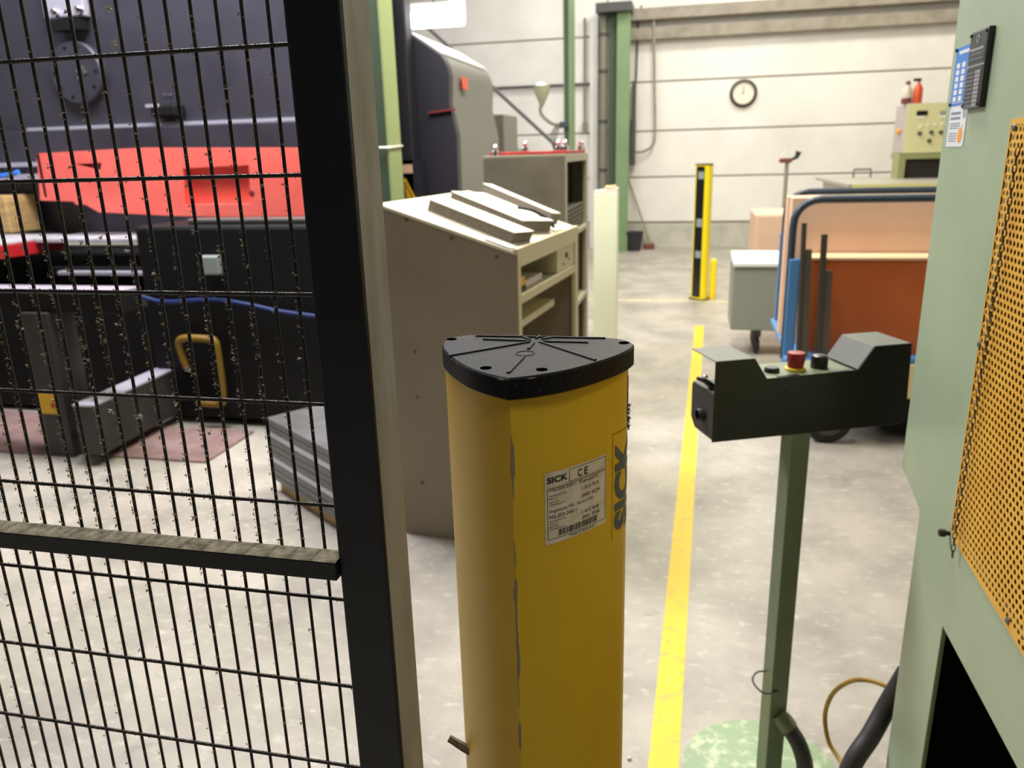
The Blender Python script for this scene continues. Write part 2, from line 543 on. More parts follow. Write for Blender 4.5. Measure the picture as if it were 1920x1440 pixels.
# lint caught on the wires: uncountable fibres
m = MB(); mw = MB()
def tuft(mb, p, size, k):
    for _ in range(k):
        d = Vector((random.uniform(-1, 1), random.uniform(-0.6, 0.3), random.uniform(-1, 0.6))).normalized()
        q = p + d * size * random.uniform(0.4, 1.0)
        r = p + Vector((random.uniform(-1, 1), random.uniform(-1, 1), random.uniform(-1, 1))) * size * 0.35
        w = Vector((random.uniform(-1, 1), random.uniform(-1, 1), random.uniform(-1, 1))) * size * 0.16
        mb.add([p - w, p + w, q], [(0, 1, 2)])
        mb.add([q, r, p + w * 2], [(0, 1, 2)])
for x in wires:
    if x < -0.86: continue
    for _ in range(420):
        z = random.uniform(0.75, 1.66)
        keep = 1.0 if z < 1.43 and x < -0.36 else 0.4
        if z < 1.10: keep *= 0.16
        if random.random() > keep: continue
        s_ = random.choice((-1, 1, -1))
        tuft(m, Vector((x + s_ * 0.0017, YF + 0.001, z)), random.choice((0.0011, 0.0014, 0.0017, 0.0022, 0.0036)), 4)
for z in rows:
    if z < 0.8 or z > 1.7: continue
    xx = -0.83
    while xx < PX0:
        xx += random.uniform(0.0010, 0.0026)
        if z > 1.45 and random.random() < 0.35: continue
        tuft(m, Vector((xx, YF + random.uniform(-0.001, 0.001), z + 0.0018)), random.uniform(0.0011, 0.0022), 3)
        if random.random() < 0.16:
            tuft(m, Vector((xx, YF, z - 0.002)), random.uniform(0.0012, 0.003), 2)
for (px, py, s_) in ((218, 608, 0.004), (352, 692, 0.006), (560, 672, 0.003), (210, 770, 0.005), (263, 782, 0.006), (330, 758, 0.004),
                     (153, 455, 0.004), (190, 445, 0.004), (205, 15, 0.005), (213, 80, 0.005), (238, 470, 0.004), (392, 812, 0.004)):
    tuft(mw, onY(px, py, YF), s_, 14)
lf = m.build('lint', 'lint', fence, fix=False); lf['kind'] = 'stuff'
lw = mw.build('lint_clump', 'lint_white', fence, fix=False); lw['kind'] = 'stuff'

# ------------------------------------------------------------------ yellow sensor pillar in front
CX, HP = -0.1435, 1.32
def pillar_outline(k, cx, cyy):
    """outline of the column, flat side far away, pointed ridge towards the camera; k shrinks it"""
    key = [(0, .607), (.015, .6150), (.031, .6265), (.048, .6425), (.066, .6665), (.081, .691), (.0905, .712), (.0948, .729), (.0948, .740), (.091, .750), (.084, .7575), (.075, .762), (.064, .7645), (.03, .766)]
    half = [(q.x, q.y) for q in smoothpath([(x, y, 0) for x, y in key], 3)]
    pts = [(x * k, (y - 0.70) * k) for x, y in half]
    left = [(-x, y) for x, y in reversed(pts[1:])]
    return [(cx + x, cyy + y) for x, y in pts + left]
pil = thing('sensor_pillar', 'yellow pointed light barrier pillar with black ribbed cap in the foreground', 'pillar', (CX, 0.70, 0))
bh = bez((0.0, 0.613), (0.052, 0.643), (0.0895, 0.712), 22) + [(0.0912, 0.7180), (0.0918, 0.726), (0.0916, 0.735), (0.0885, 0.746), (0.082, 0.754), (0.070, 0.7595), (0.03, 0.761)]
bh = [(x * 0.985, y) for x, y in bh]
BODY = [(CX + x, y) for x, y in bh] + [(CX - x, y) for x, y in reversed(bh[1:])]
body = MB().prism(BODY, XY(0), 0.0, HP - 0.016).build('body', 'pillar_yellow', pil, smooth=35)
chip(MATS['pillar_yellow'], 'X', CX, 0.0075, (142, 130, 108), 5, 0.43, 0.46, stretch=(20, 20, 4))
CAP = pillar_outline(1.0, CX, 0.70)
def shrink(pts, d, cx=CX, cyy=0.70):
    k = 1 - d / 0.09
    return [(cx + (x - cx) * k, cyy + (y - cyy) * k) for x, y in pts]
m = MB()
nC = len(CAP)
layers = [(shrink(CAP, 0.002), HP - 0.020), (CAP, HP - 0.0185), (CAP, HP - 0.0015), (shrink(CAP, 0.0018), HP)]
for pts, z in layers:
    m.v += [Vector((x, y, z)) for x, y in pts]
for i in range(len(layers) - 1):
    for k in range(nC):
        k2 = (k + 1) % nC
        m.f.append([i * nC + k, i * nC + k2, (i + 1) * nC + k2, (i + 1) * nC + k])
m.f.append(list(reversed(range(nC))))
m.f.append([3 * nC + k for k in range(nC)])
capo = m.build('cap', 'cap_black', pil, smooth=30)
chip(MATS['cap_black'], 'Z', HP - 0.002, 0.006, (150, 142, 124), 60, 0.56, 0.60)
hub = Vector((CX + 0.001, 0.738, HP))
def rib(px0, py0, px1, py1, w=0.0020, h=0.0017):
    p, q = onZ(px0, py0, HP), onZ(px1, py1, HP)
    d = (q - p); L_ = d.length; d.normalize(); nn = Vector((-d.y, d.x, 0))
    MB().prism([(-w, 0), (w, 0), (w * 0.6, h), (-w * 0.6, h)], lambda u, v, t: p + nn * u + Vector((0, 0, v - 0.0003)) + d * t, 0, L_).build('rib', 'cap_black', capo)
for r_ in ((992, 642, 842, 668), (1012, 642, 1116, 676), (995, 640, 906, 637), (1018, 641, 1103, 643), (1000, 644, 991, 655),
           (982, 670, 953, 700), (993, 637, 976, 631), (1017, 637, 1042, 632), (1006, 635, 1012, 630), (892, 630.5, 1135, 635)):
    rib(*r_)
for (px, py) in ((847, 636), (1170, 643), (911, 690), (1016, 693)):
    c = onZ(px, py, HP)
    MB().lathe([(0.0052, -0.0010), (0.0052, 0.0003)], c, n=20).build('screw_hole', 'cap_hole', capo)
c = onZ(985, 663, HP)
MB().tube([c + Vector((math.cos(t) * 0.0088, math.sin(t) * 0.0088, 0.0002)) for t in [2 * math.pi * k / 28 for k in range(28)]], 0.0004, 6, closed=True).build('moulding_ring', 'cap_black', capo)

# surface of the pillar's right flank: distance along the outline and height
flank = BODY[:28]
acc = [0.0]
for p, q in zip(flank, flank[1:]):
    acc.append(acc[-1] + math.dist(p, q))
def flank_at(s_, z, off):
    s_ = min(max(s_, 0.0), acc[-1] - 1e-5)
    for i in range(len(acc) - 1):
        if acc[i] <= s_ <= acc[i + 1]:
            t = (s_ - acc[i]) / (acc[i + 1] - acc[i])
            p, q = Vector(flank[i]), Vector(flank[i + 1])
            d = (q - p).normalized()
            w = p.lerp(q, t) + Vector((d.y, -d.x)) * off
            return Vector((w.x, w.y, z))
def flank_hit(px, py):
    """where a sight line first meets the flank: (distance along outline, height)"""
    r = ray(px, py)
    best = None
    for i in range(len(acc) - 1):
        p, q = Vector(flank[i]), Vector(flank[i + 1])
        e = q - p
        den = r.x * e.y - r.y * e.x
        if abs(den) < 1e-9: continue
        t = (p.x * e.y - p.y * e.x) / den
        k = (p.x * r.y - p.y * r.x) / den
        if t > 0 and -1e-6 <= k <= 1.000001 and (best is None or t < best[0]):
            best = (t, acc[i] + k * (acc[i + 1] - acc[i]))
    if best is None:
        return acc[18], EYE + r.z * 0.70
    return best[1], EYE + r.z * best[0]
hTL, hTR, hBL, hBR = flank_hit(1020, 886), flank_hit(1135, 853), flank_hit(1023, 1021), flank_hit(1136, 980)
S0, S1 = (hTL[0] + hBL[0]) / 2, (hTR[0] + hBR[0]) / 2
ZT, ZB = (hTL[1] + hTR[1]) / 2, (hBL[1] + hBR[1]) / 2
def lab(u, v, off):            # u 0..1 to the right, v 0..1 downwards
    return flank_at(S0 + (S1 - S0) * u, ZT + (ZB - ZT) * v, off)
def curved_sheet(fn, u0, u1, v0, v1, off, nu, nv=1):
    mb = MB()
    for i in range(nu + 1):
        for j in range(nv + 1):
            mb.v.append(fn(u0 + (u1 - u0) * i / nu, v0 + (v1 - v0) * j / nv, off))
    for i in range(nu):
        for j in range(nv):
            mb.f.append([i * (nv + 1) + j, i * (nv + 1) + j + 1, (i + 1) * (nv + 1) + j + 1, (i + 1) * (nv + 1) + j])
    return mb
label = curved_sheet(lab, 0, 1, 0, 1, 0.0004, 14, 2).build('type_label', 'paper_label', body, smooth=80, fix=False)
label['label'] = 'white printed type label with barcode'
ink = MB()
def put(body_, u, v, w, h, bold=0.0):
    vs, fs = fit(body_, u, 0, w, h, bold)
    ink.add([lab(p[0], v + h - p[1], 0.0008) for p in vs], fs)
def bar_ink(u0, u1, v0, v1, nu=1):
    s_ = curved_sheet(lab, u0, u1, v0, v1, 0.0008, nu)
    ink.add(s_.v, s_.f)
put('SICK', 0.03, 0.065, 0.30, 0.085, 0.03)
put('C', 0.49, 0.065, 0.065, 0.105, 0.012)
put('E', 0.60, 0.065, 0.055, 0.105, 0.012)
for (u0, u1, v) in ((0.355, 0.985, 0.022), (0.355, 0.985, 0.192), (0.03, 0.985, 0.215), (0.03, 0.985, 0.925)):
    bar_ink(u0, u1, v, v + 0.006, 12)
for (u, v0, v1) in ((0.355, 0.022, 0.195), (0.978, 0.022, 0.925), (0.03, 0.215, 0.93)):
    bar_ink(u, u + 0.007, v0, v1)
put('MSLE03-24011  Zugangssich.', 0.07, 0.228, 0.78, 0.05)
put('1 015 914', 0.56, 0.325, 0.29, 0.05)
put('0042 4229', 0.56, 0.430, 0.31, 0.05)
put('Identification No.', 0.06, 0.310, 0.25, 0.028)
put('Ident.nr.', 0.06, 0.350, 0.13, 0.024)
put('Serial No.', 0.06, 0.400, 0.15, 0.024)
put('Fabrikations nr.', 0.06, 0.436, 0.24, 0.026)
put('Eingebautes MSL / Built-in MSL', 0.06, 0.515, 0.70, 0.055)
put('MSLE03-24011', 0.06, 0.595, 0.41, 0.05)
put('1 015 818', 0.56, 0.665, 0.29, 0.05)
put('0041 3936', 0.56, 0.745, 0.31, 0.05)
put('Identification No.', 0.06, 0.662, 0.25, 0.028)
put('Ident.nr.', 0.06, 0.702, 0.13, 0.024)
put('Serial No.', 0.06, 0.742, 0.14, 0.024)
put('Fabrikations nr.', 0.06, 0.776, 0.23, 0.026)
put('Made in Germany', 0.36, 0.938, 0.41, 0.045)
u = 0.19
while u < 0.82:
    w = random.choice((0.005, 0.005, 0.009, 0.014))
    bar_ink(u, u + w, 0.815, 0.905)
    u += w + random.choice((0.005, 0.005, 0.009, 0.012))
ink.build('printing', 'ink', label, fix=False)
# the big maker's logo reading upwards
sL = flank_hit(1152, 900)[0]
zlT, zlB = flank_hit(1165, 822)[1], flank_hit(1160, 992)[1]
sR = min(sL + 0.031, acc[-1])
vs, fs = fit('SICK', 0, 0, 1, 1, 0.045)
bm_ = bmesh.new()
for p in vs: bm_.verts.new((p[0], p[1], 0))
bm_.verts.ensure_lookup_table()
for f_ in fs: bm_.faces.new([bm_.verts[i] for i in f_])
bmesh.ops.triangulate(bm_, faces=bm_.faces)
for _ in range(3):
    bmesh.ops.subdivide_edges(bm_, edges=[e for e in bm_.edges if e.calc_length() > 0.06], cuts=1)
    bmesh.ops.triangulate(bm_, faces=bm_.faces)
bm_.verts.ensure_lookup_table(); bm_.verts.index_update()
vs, fs = [(v.co.x, v.co.y) for v in bm_.verts], [tuple(v.index for v in f.verts) for f in bm_.faces]
bm_.free()
MB().add([flank_at(sL + (1 - p[1]) * (sR - sL), zlB + (zlT - zlB) * p[0], 0.0006) for p in vs], fs).build('logo', 'logo_blue', body, fix=False)
ol = MB()
def lg(u, v, off): return flank_at(sL - 0.004 + u, v, off)
for (u0, u1, v0, v1) in ((0, 0.0006, zlB - 0.008, zlT + 0.008), (0, 0.036, zlT + 0.008, zlT + 0.0086)):
    s_ = curved_sheet(lg, u0, u1, v0, v1, 0.0005, 10); ol.add(s_.v, s_.f)
ol.build('sticker_edge', 'sticker_line', body, fix=False)
# torn tape and fluff on the far flank edge
m = MB()
s0 = flank_hit(1176, 740)[0]
for i in range(26):
    z0 = 1.292 - i * 0.0017
    w = random.uniform(0.004, 0.008)
    s_ = curved_sheet(lambda u, v, off: flank_at(u, v, off), s0 + random.uniform(-0.0015, 0.0015), s0 + 0.002 + w, z0, z0 - 0.0019, 0.0006, 3)
    m.add(s_.v, s_.f)
for _ in range(40):
    tuft(m, flank_at(s0 + 0.006, random.uniform(1.236, 1.262), 0.001), 0.004, 2)
m.build('torn_tape', 'glue_grey', body, fix=False)
m = MB()
q0, q1 = onY(842, 1384, 0.70), onY(896, 1420, 0.70)
m.tube([q0, q0.lerp(q1, 0.5) + Vector((0, 0, 0.001)), q1], [0.004, 0.005, 0.003], 6)
for _ in range(10):
    tuft(m, q0.lerp(q1, random.random()), 0.008, 2)
m.build('tape_scrap', 'glue_grey', body, fix=False)

# ------------------------------------------------------------------ green machine on the right
MX = 0.43
ya, yb = 1.574, 1.430
press = thing('green_press', 'pale green steel machine side frame with yellow perforated guard at the right edge', 'machine', (MX + 0.3, 1.0, 0))
fr_out = [(0.3, 0.0), (1.40, 0.0), (1.425, 0.262), (yb, 0.30), (yb, 0.835), (yb + 0.004, 0.852), (ya - 0.006, 0.878), (ya, 0.892), (ya, 2.4), (0.3, 2.4)]
pA, pB = onX(1767, 1175, MX), onX(1905, 1437, MX)
tri_hole = [(pA.y, pA.z), (1.2465, 0.05), (0.42, 0.05), (0.42, pA.z + (pB.z - pA.z) * (0.42 - pA.y) / (pB.y - pA.y))]
pn = [onX(1898, 225, MX), onX(1788, 1000, MX), onX(1796, 1013, MX), onX(1920, 1218, MX)]
gpan = [(1.256, 1.527), (1.256, 0.905), (1.243, 0.893)]
sl = (pn[3].z - pn[2].z) / (pn[3].y - pn[2].y)
gpan += [(0.60, 0.893 + sl * (0.60 - 1.243)), (0.60, 1.527)]
def inset(p, c, k):
    return (c[0] + (p[0] - c[0]) * k, c[1] + (p[1] - c[1]) * k)
cg = (0.93, 1.2)
inner = [inset(p, cg, 0.95) for p in gpan]
frame = MB().prism(fr_out, YZ(MX), 0.0, 0.008, holes=[tri_hole, inner]).build('side_frame', 'green_paint', press, bevel=0.0015)
bx('housing', 'cavity_black', press, MX + 0.0085, MX + 0.75, 0.3, 1.398, 0, 2.4)  # solid black block added so the frame openings show an unlit interior
bx('side_frame_back', 'green_edge', press, MX + 0.755, MX + 0.80, 0.3, ya - 0.02, 0.0, 2.4)
# perforated guard: hexagonal cells, each with a real round hole; cells on the rim are clipped and closed
def clip_poly(poly, conv):
    out = poly
    for i in range(len(conv)):
        ax, ay = conv[i]; bx_, by_ = conv[(i + 1) % len(conv)]
        nx, ny = -(by_ - ay), bx_ - ax
        ins = lambda p: (p[0] - ax) * nx + (p[1] - ay) * ny
        res = []
        for j in range(len(out)):
            p, q = out[j], out[(j + 1) % len(out)]
            dp, dq = ins(p), ins(q)
            if dp >= 0: res.append(p)
            if (dp >= 0) != (dq >= 0):
                t = dp / (dp - dq); res.append((p[0] + (q[0] - p[0]) * t, p[1] + (q[1] - p[1]) * t))
        out = res
        if len(out) < 3: return []
    return out
area2 = sum(gpan[i][0] * gpan[(i + 1) % len(gpan)][1] - gpan[(i + 1) % len(gpan)][0] * gpan[i][1] for i in range(len(gpan)))
conv = gpan if area2 > 0 else list(reversed(gpan))
def deep(p, d):
    for i in range(len(conv)):
        ax, ay = conv[i]; bx_, by_ = conv[(i + 1) % len(conv)]
        nx, ny = -(by_ - ay), bx_ - ax
        if ((p[0] - ax) * nx + (p[1] - ay) * ny) / math.hypot(nx, ny) < d: return False
    return True
m = MB()
rp = 0.01060                       # row pitch
pp = 0.01270                       # hole pitch along a row
hr = 0.0039
XF, XB = MX - 0.0030, MX - 0.0018
row = 0
z = 1.527 - 0.014
while z > 0.2:
    y = 1.256 - 0.012 - (pp / 2 if row % 2 else 0)
    while y > 0.60:
        hexa = [(y + pp / 2, z + rp / 3), (y, z + rp * 2 / 3), (y - pp / 2, z + rp / 3), (y - pp / 2, z - rp / 3), (y, z - rp * 2 / 3), (y + pp / 2, z - rp / 3)]
        if y > 0.63 and deep((y, z), 0.0075):
            n0 = len(m.v)
            if all(deep(h, 0) for h in hexa):
                oc = hexa
            else:
                oc = [h if deep(h, 0) else inset(h, (y, z), 0.9) for h in hexa]
            ring = [(y + hr * math.cos(math.radians(30 * k)), z + hr * math.sin(math.radians(30 * k))) for k in range(12)]
            m.v += [Vector((XF, *h)) for h in oc] + [Vector((XF, *h)) for h in ring] + [Vector((XB, *h)) for h in ring]
            for k in range(6):
                a0, a1 = n0 + k, n0 + (k + 1) % 6
                r0, r1, r2 = n0 + 6 + (2 * k + 1) % 12, n0 + 6 + (2 * k + 2) % 12, n0 + 6 + (2 * k + 3) % 12
                m.f += [[a0, r0, r1], [a0, r1, a1], [a1, r1, r2]]
            for k in range(12):
                k2 = (k + 1) % 12
                m.f.append([n0 + 6 + k, n0 + 6 + k2, n0 + 18 + k2, n0 + 18 + k])
        else:
            cp = clip_poly(hexa, conv)
            if len(cp) > 2:
                n0 = len(m.v)
                m.v += [Vector((XF, *h)) for h in cp]
                m.f.append(list(range(n0, n0 + len(cp))))
        y -= pp
    z -= rp
    row += 1
# rim of the sheet and the strip above the first row
for i in range(len(gpan)):
    p, q = gpan[i], gpan[(i + 1) % len(gpan)]
    m.add([(XF, *p), (XF, *q), (MX, *q), (MX, *p)], [(0, 1, 2, 3)])
m.add([(XF, 1.256, 1.527), (XF, 0.60, 1.527), (XF, 0.60, 1.527 - 0.0085), (XF, 1.256, 1.527 - 0.0085)], [(0, 1, 2, 3)])
m.add([(XF - 0.00005, 1.256, 1.527), (XF - 0.00005, 1.256, 0.905), (XF - 0.00005, 1.2525, 0.905), (XF - 0.00005, 1.2525, 1.527)], [(0, 1, 2, 3)])
guard = m.build('perforated_guard', 'amber_sheet', press, fix=False)
guard['label'] = 'yellow perforated metal guard sheet'
for (px, py) in ((1903, 239), (1837, 645), (1890, 1164)):
    c = onX(px, py, XF)
    MB().lathe([(0.0050, -0.0005), (0.0050, 0.0015), (0.003, 0.003), (0.0012, 0.003)], c, (-1, 0, 0), 16).build('rivet', 'bolt_grey', guard, smooth=40)
pin = MB().lathe([(0.004, 0), (0.004, 0.006), (0.0065, 0.007), (0.0065, 0.015), (0.004, 0.017)], onX(1781, 1000, MX), (-1, 0, 0), 16).build('pin', 'rubber', press, smooth=40)
# chain hanging in front of the guard
c0, c1 = onX(1908, 285, XF - 0.006), onX(1792, 992, XF - 0.006)
ch = thing('chain', 'thin steel link chain hanging down in front of the yellow perforated guard', 'chain', c1)
def link_mesh(turn):
    mb = MB()
    pts = []
    for k in range(14):
        t = 2 * math.pi * k / 14
        w, h = 0.0026 * math.cos(t), 0.0042 * math.sin(t) + (0.0026 if math.sin(t) > 0 else -0.0026)
        pts.append(Vector((w, 0, h)) if not turn else Vector((0, w, h)))
    return mb.tube(pts, 0.0008, 6, closed=True)
proto = [None, None]
ln = int((c0 - c1).length / 0.0105)
tail = [onX(1790, 1020, XF - 0.008), onX(1786, 1050, XF - 0.008)]
spots = [c0.lerp(c1, k / ln) + Vector((0, 0.0012 * math.sin(k * 0.7), 0)) for k in range(ln + 1)]
p_ = spots[-1]
for k in range(4):
    spots.append(p_ + Vector((0, -0.0006 * k, -0.0105 * (k + 1))))
for k, p in enumerate(spots):
    q = k % 2
    if proto[q] is None:
        mb = link_mesh(q); mb.v = [v + p for v in mb.v]
        proto[q] = mb.build('link', 'chain_steel', ch, smooth=60)
        dz = WORLD[proto[q].name] - p
        proto.append(dz)
    else:
        share(proto[q], 'link', p + proto[2], ch)
# plates on the machine
def plate(px, t, name, material, parent, X=MX, bevel=0.0):
    """rectangular plate between four corner heights/positions on the machine face"""
    y0, y1, z0, z1 = px
    return MB().box(X - t, X, y0, y1, z0, z1).build(name, material, parent, bevel=bevel)
npl = thing('nameplate', 'black raised metal type plate with grey fields on green machine', 'sign', (MX - 0.004, 1.418, 1.548))
bk = plate((1.379, 1.458, 1.548, 1.662), 0.008, 'plate', 'plate_black', npl, bevel=0.0008)
XN = MX - 0.008
plate((1.381, 1.4575, 1.549, 1.6605), 0.0006, 'plate_face', 'plate_grey', bk, XN)
XN -= 0.0006
plate((1.383, 1.4555, 1.613, 1.659), 0.0008, 'field', 'plate_black', bk, XN)
plate((1.383, 1.4555, 1.551, 1.609), 0.0008, 'field', 'plate_black', bk, XN)
for k in range(9):
    zz = 1.603 - k * 0.0060
    plate((1.389, 1.4130, zz - 0.0046, zz), 0.0014, 'field', 'plate_grey', bk, XN)
    plate((1.4175, 1.4500, zz - 0.0034, zz - 0.0016), 0.0013, 'field', 'print_grey', bk, XN)
d_ = [(1.4190, 1.657), (1.4275, 1.649), (1.4190, 1.641), (1.4105, 1.649)]
d2 = [inset(p, (1.4190, 1.649), 0.6) for p in d_]
MB().prism(d_, YZ(XN), 0, -0.0014, holes=[d2]).build('emblem', 'plate_grey', bk)
for k, w in enumerate((0.030, 0.026, 0.031)):
    zz = 1.636 - k * 0.0075
    plate((1.419 - w, 1.419 + w, zz - 0.0035 + (0.002 if k else 0), zz), 0.0013, 'raised_line', 'plate_grey' if k == 0 else 'print_grey', bk, XN)
for yy in (1.3855, 1.4535):
    for zz in (1.553, 1.6565):
        MB().lathe([(0.0028, 0), (0.0028, 0.0022), (0.0012, 0.003)], (XN, yy, zz), (-1, 0, 0), 12).build('screw', 'plate_black', bk, smooth=40)
bl = thing('blue_sign', 'blue sign with a grid of white squares beside the black type plate', 'sign', (MX - 0.001, 1.505, 1.556))
b0 = plate((1.4595, 1.550, 1.5565, 1.6485), 0.0015, 'sheet', 'label_blue', bl)
XN = MX - 0.0015
for i in range(3):
    for j in range(6):
        yy, zz = 1.5375 - i * 0.0275, 1.6235 - j * 0.0105
        plate((yy - 0.0175, yy, zz - 0.0078, zz), 0.0004, 'square', 'label_white', b0, XN)
plate((1.468, 1.532, 1.6375, 1.6425), 0.0004, 'headline', 'label_white', b0, XN)
plate((1.470, 1.540, 1.5605, 1.5615), 0.0004, 'headline', 'label_white', b0, XN)
for zz in (1.559, 1.6455):
    MB().lathe([(0.0030, 0), (0.0030, 0.0025)], (XN, 1.5475, zz), (-1, 0, 0), 12).build('screw', 'plate_black', b0)
wsg = thing('white_sticker', 'white paper sticker with grey lines and orange oval under the blue sign', 'sticker', (MX - 0.001, 1.50, 1.491))
w0 = MB().prism([(1.547, 1.5565), (1.547, 1.4905), (1.463, 1.4905), (1.4575, 1.496), (1.4575, 1.5565)], YZ(MX), 0, -0.0008).build('sheet', 'label_white', wsg)
XN = MX - 0.0008
for k, (zz, ln_, h) in enumerate(((1.546, 0.050, 0.0038), (1.538, 0.050, 0.0038), (1.5285, 0.060, 0.0014), (1.5248, 0.055, 0.0014), (1.521, 0.050, 0.0014),
                                  (1.5125, 0.042, 0.0014), (1.5085, 0.042, 0.0014), (1.5045, 0.042, 0.0014), (1.5005, 0.042, 0.0014))):
    plate((1.5385 - ln_, 1.5385, zz - h, zz), 0.0003, 'printed_line', 'print_grey', w0, XN)
MB().prism([(1.479 + 0.0115 * math.cos(t), 1.5085 + 0.0125 * math.sin(t)) for t in [2 * math.pi * k / 20 for k in range(20)]], YZ(XN), 0, -0.0004).build('orange_oval', 'orange_print', w0)
MB().prism([(1.477 + 0.006 * math.cos(t), 1.5255 + 0.004 * math.sin(t)) for t in [2 * math.pi * k / 14 for k in range(14)]], YZ(XN), 0, -0.0005).build('white_shape', 'paper_white', w0)
MB().tube([Vector((XN - 0.0003, 1.468 + 0.005 * math.cos(t), 1.5435 + 0.0075 * math.sin(t))) for t in [2 * math.pi * k / 16 for k in range(16)]], 0.0006, 4, closed=True).build('grey_ring', 'print_grey', w0)

# ------------------------------------------------------------------ control stand
ang = math.radians(66)
A = Vector((math.sin(ang), math.cos(ang), 0)); B = Vector((-A.y, A.x, 0)); ZV = Vector((0, 0, 1))
PC = Vector((0.239, 1.671, 0))
P0 = PC - B * 0.022
st = thing('control_stand', 'dark green control box with red stop button on a green floor post', 'control stand', PC)
MB().lathe([(0.188, 0), (0.190, 0.004), (0.190, 0.010), (0.186, 0.013)], Vector((0.222, 1.664, 0)), n=64).build('base_plate', 'base_green', st, smooth=40)
sp = MB().obox(PC - A * 0.022 - B * 0.022 + ZV * 0.012, A * 0.044, B * 0.044, ZV * 0.90).build('post', 'stand_green', st, bevel=0.002)
def bp(a, b, z): return PC + A * a + B * b + ZV * z - A * 0.015
fb = lambda u, v, t: bp(u, -0.0225 + t, v)
outl = [(-0.1900, 0.912), (-0.1900, 1.0865), (-0.104, 1.0865), (-0.074, 1.041), (0.134, 1.043), (0.169, 1.0915), (0.256, 1.0915), (0.262, 0.925), (0.250, 0.911)]
frontp = MB().prism(outl, fb, 0.0, 0.003).build('front_plate', 'box_green', st, bevel=0.001)
MB().obox(bp(-0.1900, -0.0225, 1.0840), A * 0.086, B * 0.118, ZV * 0.0025).build('left_hood', 'hood_grey', st, bevel=0.0008)
MB().prism([(0.134, 1.043), (0.169, 1.0915), (0.256, 1.0915), (0.258, 1.040)], fb, 0.0035, 0.118).build('right_hood', 'hood_grey', st, bevel=0.001)
MB().obox(bp(-0.070, -0.019, 0.930), A * 0.325, B * 0.112, ZV * 0.109).build('box_body', 'stand_green', st, bevel=0.002)
cb = MB().prism([(-0.0190, 0.914), (-0.0190, 1.016), (0.086, 1.016), (0.092, 1.008), (0.092, 0.935), (0.070, 0.914)],
                lambda u, v, t: bp(-0.188 + t, u, v), 0, 0.117).build('connector_block', 'connector_dark', st, bevel=0.003)
MB().lathe([(0.014, 0), (0.014, 0.010), (0.012, 0.013), (0.0105, 0.013), (0.0105, 0.006), (0.004, 0.006)], bp(-0.188, 0.030, 0.957), -A, 24).build('plug_socket', 'rubber', cb, smooth=40)
lv = smoothpath([bp(-0.17, 0.02, 1.016), bp(-0.185, 0.03, 1.030), bp(-0.198, 0.045, 1.034)])
MB().tube(lv, [0.008 - 0.00025 * i for i in range(len(lv))], 10).build('lever', 'button_black', cb, smooth=60)
MB().lathe([(0.001, 0), (0.0055, 0.002), (0.006, 0.005), (0.004, 0.008)], bp(-0.187, 0.028, 1.037), n=14).build('lever_cap', 'chrome', cb, smooth=60)
def deck(a, b): return bp(a, b, 1.039)
eb = MB().lathe([(0.022, 0), (0.022, 0.004), (0.017, 0.006)], deck(0.020, 0.030), n=28).build('stop_base', 'button_yellow', st, smooth=40)
MB().lathe([(0.0165, 0.004), (0.0170, 0.014), (0.0185, 0.020), (0.0192, 0.035), (0.0175, 0.038), (0.006, 0.039)], deck(0.020, 0.030), n=28).build('stop_button', 'button_red', eb, smooth=40)
MB().lathe([(0.018, 0), (0.018, 0.018), (0.016, 0.026), (0.012, 0.028)], deck(0.077, 0.032), n=24).build('rotary_knob', 'button_black', st, smooth=40)
MB().lathe([(0.016, 0), (0.016, 0.006), (0.013, 0.010)], deck(-0.035, 0.030), n=24).build('flat_button', 'button_black', st, smooth=40)
for a_ in (-0.03, 0.09):
    MB().obox(bp(a_ - 0.015, -0.012, 1.0392), A * 0.05, B * 0.008, ZV * 0.001).build('inscription_plate', 'button_black', st)
MB().lathe([(0.0025, 0), (0.0025, 0.002)], fb(-0.03, 1.008, -0.0), -B, 10).build('screw', 'rubber', frontp)
MB().tube(smoothpath([PC - A * 0.020 + B * 0.012 + ZV * 0.300, PC - A * 0.045 + B * 0.012 + ZV * 0.299, PC - A * 0.060 + ZV * 0.288, PC - A * 0.050 - B * 0.018 + ZV * 0.272, PC - A * 0.030 - B * 0.025 + ZV * 0.266, PC - A * 0.006 - B * 0.0225 + ZV * 0.268]), 0.0022, 8).build('wire_hook', 'pipe_dark', sp, smooth=60)
g0 = PC + A * 0.018 - B * 0.028 + ZV * 0.175
hose = smoothpath([g0, g0 + A * 0.018 - B * 0.03 - ZV * 0.035, g0 + A * 0.030 - B * 0.045 - ZV * 0.085, g0 + A * 0.026 - B * 0.05 - ZV * 0.125, g0 + A * 0.0 - B * 0.06 - ZV * 0.155])
MB().tube(hose, 0.0195, 16).build('cable_hose', 'rubber_hose', st, smooth=60)
MB().tube([g0 - A * 0.016 + B * 0.01 + ZV * 0.022, g0 - A * 0.006 + ZV * 0.010, g0 + A * 0.004 - B * 0.008 - ZV * 0.006], [0.017, 0.022, 0.022], 14).build('hose_fitting', 'stand_green', st, smooth=40)

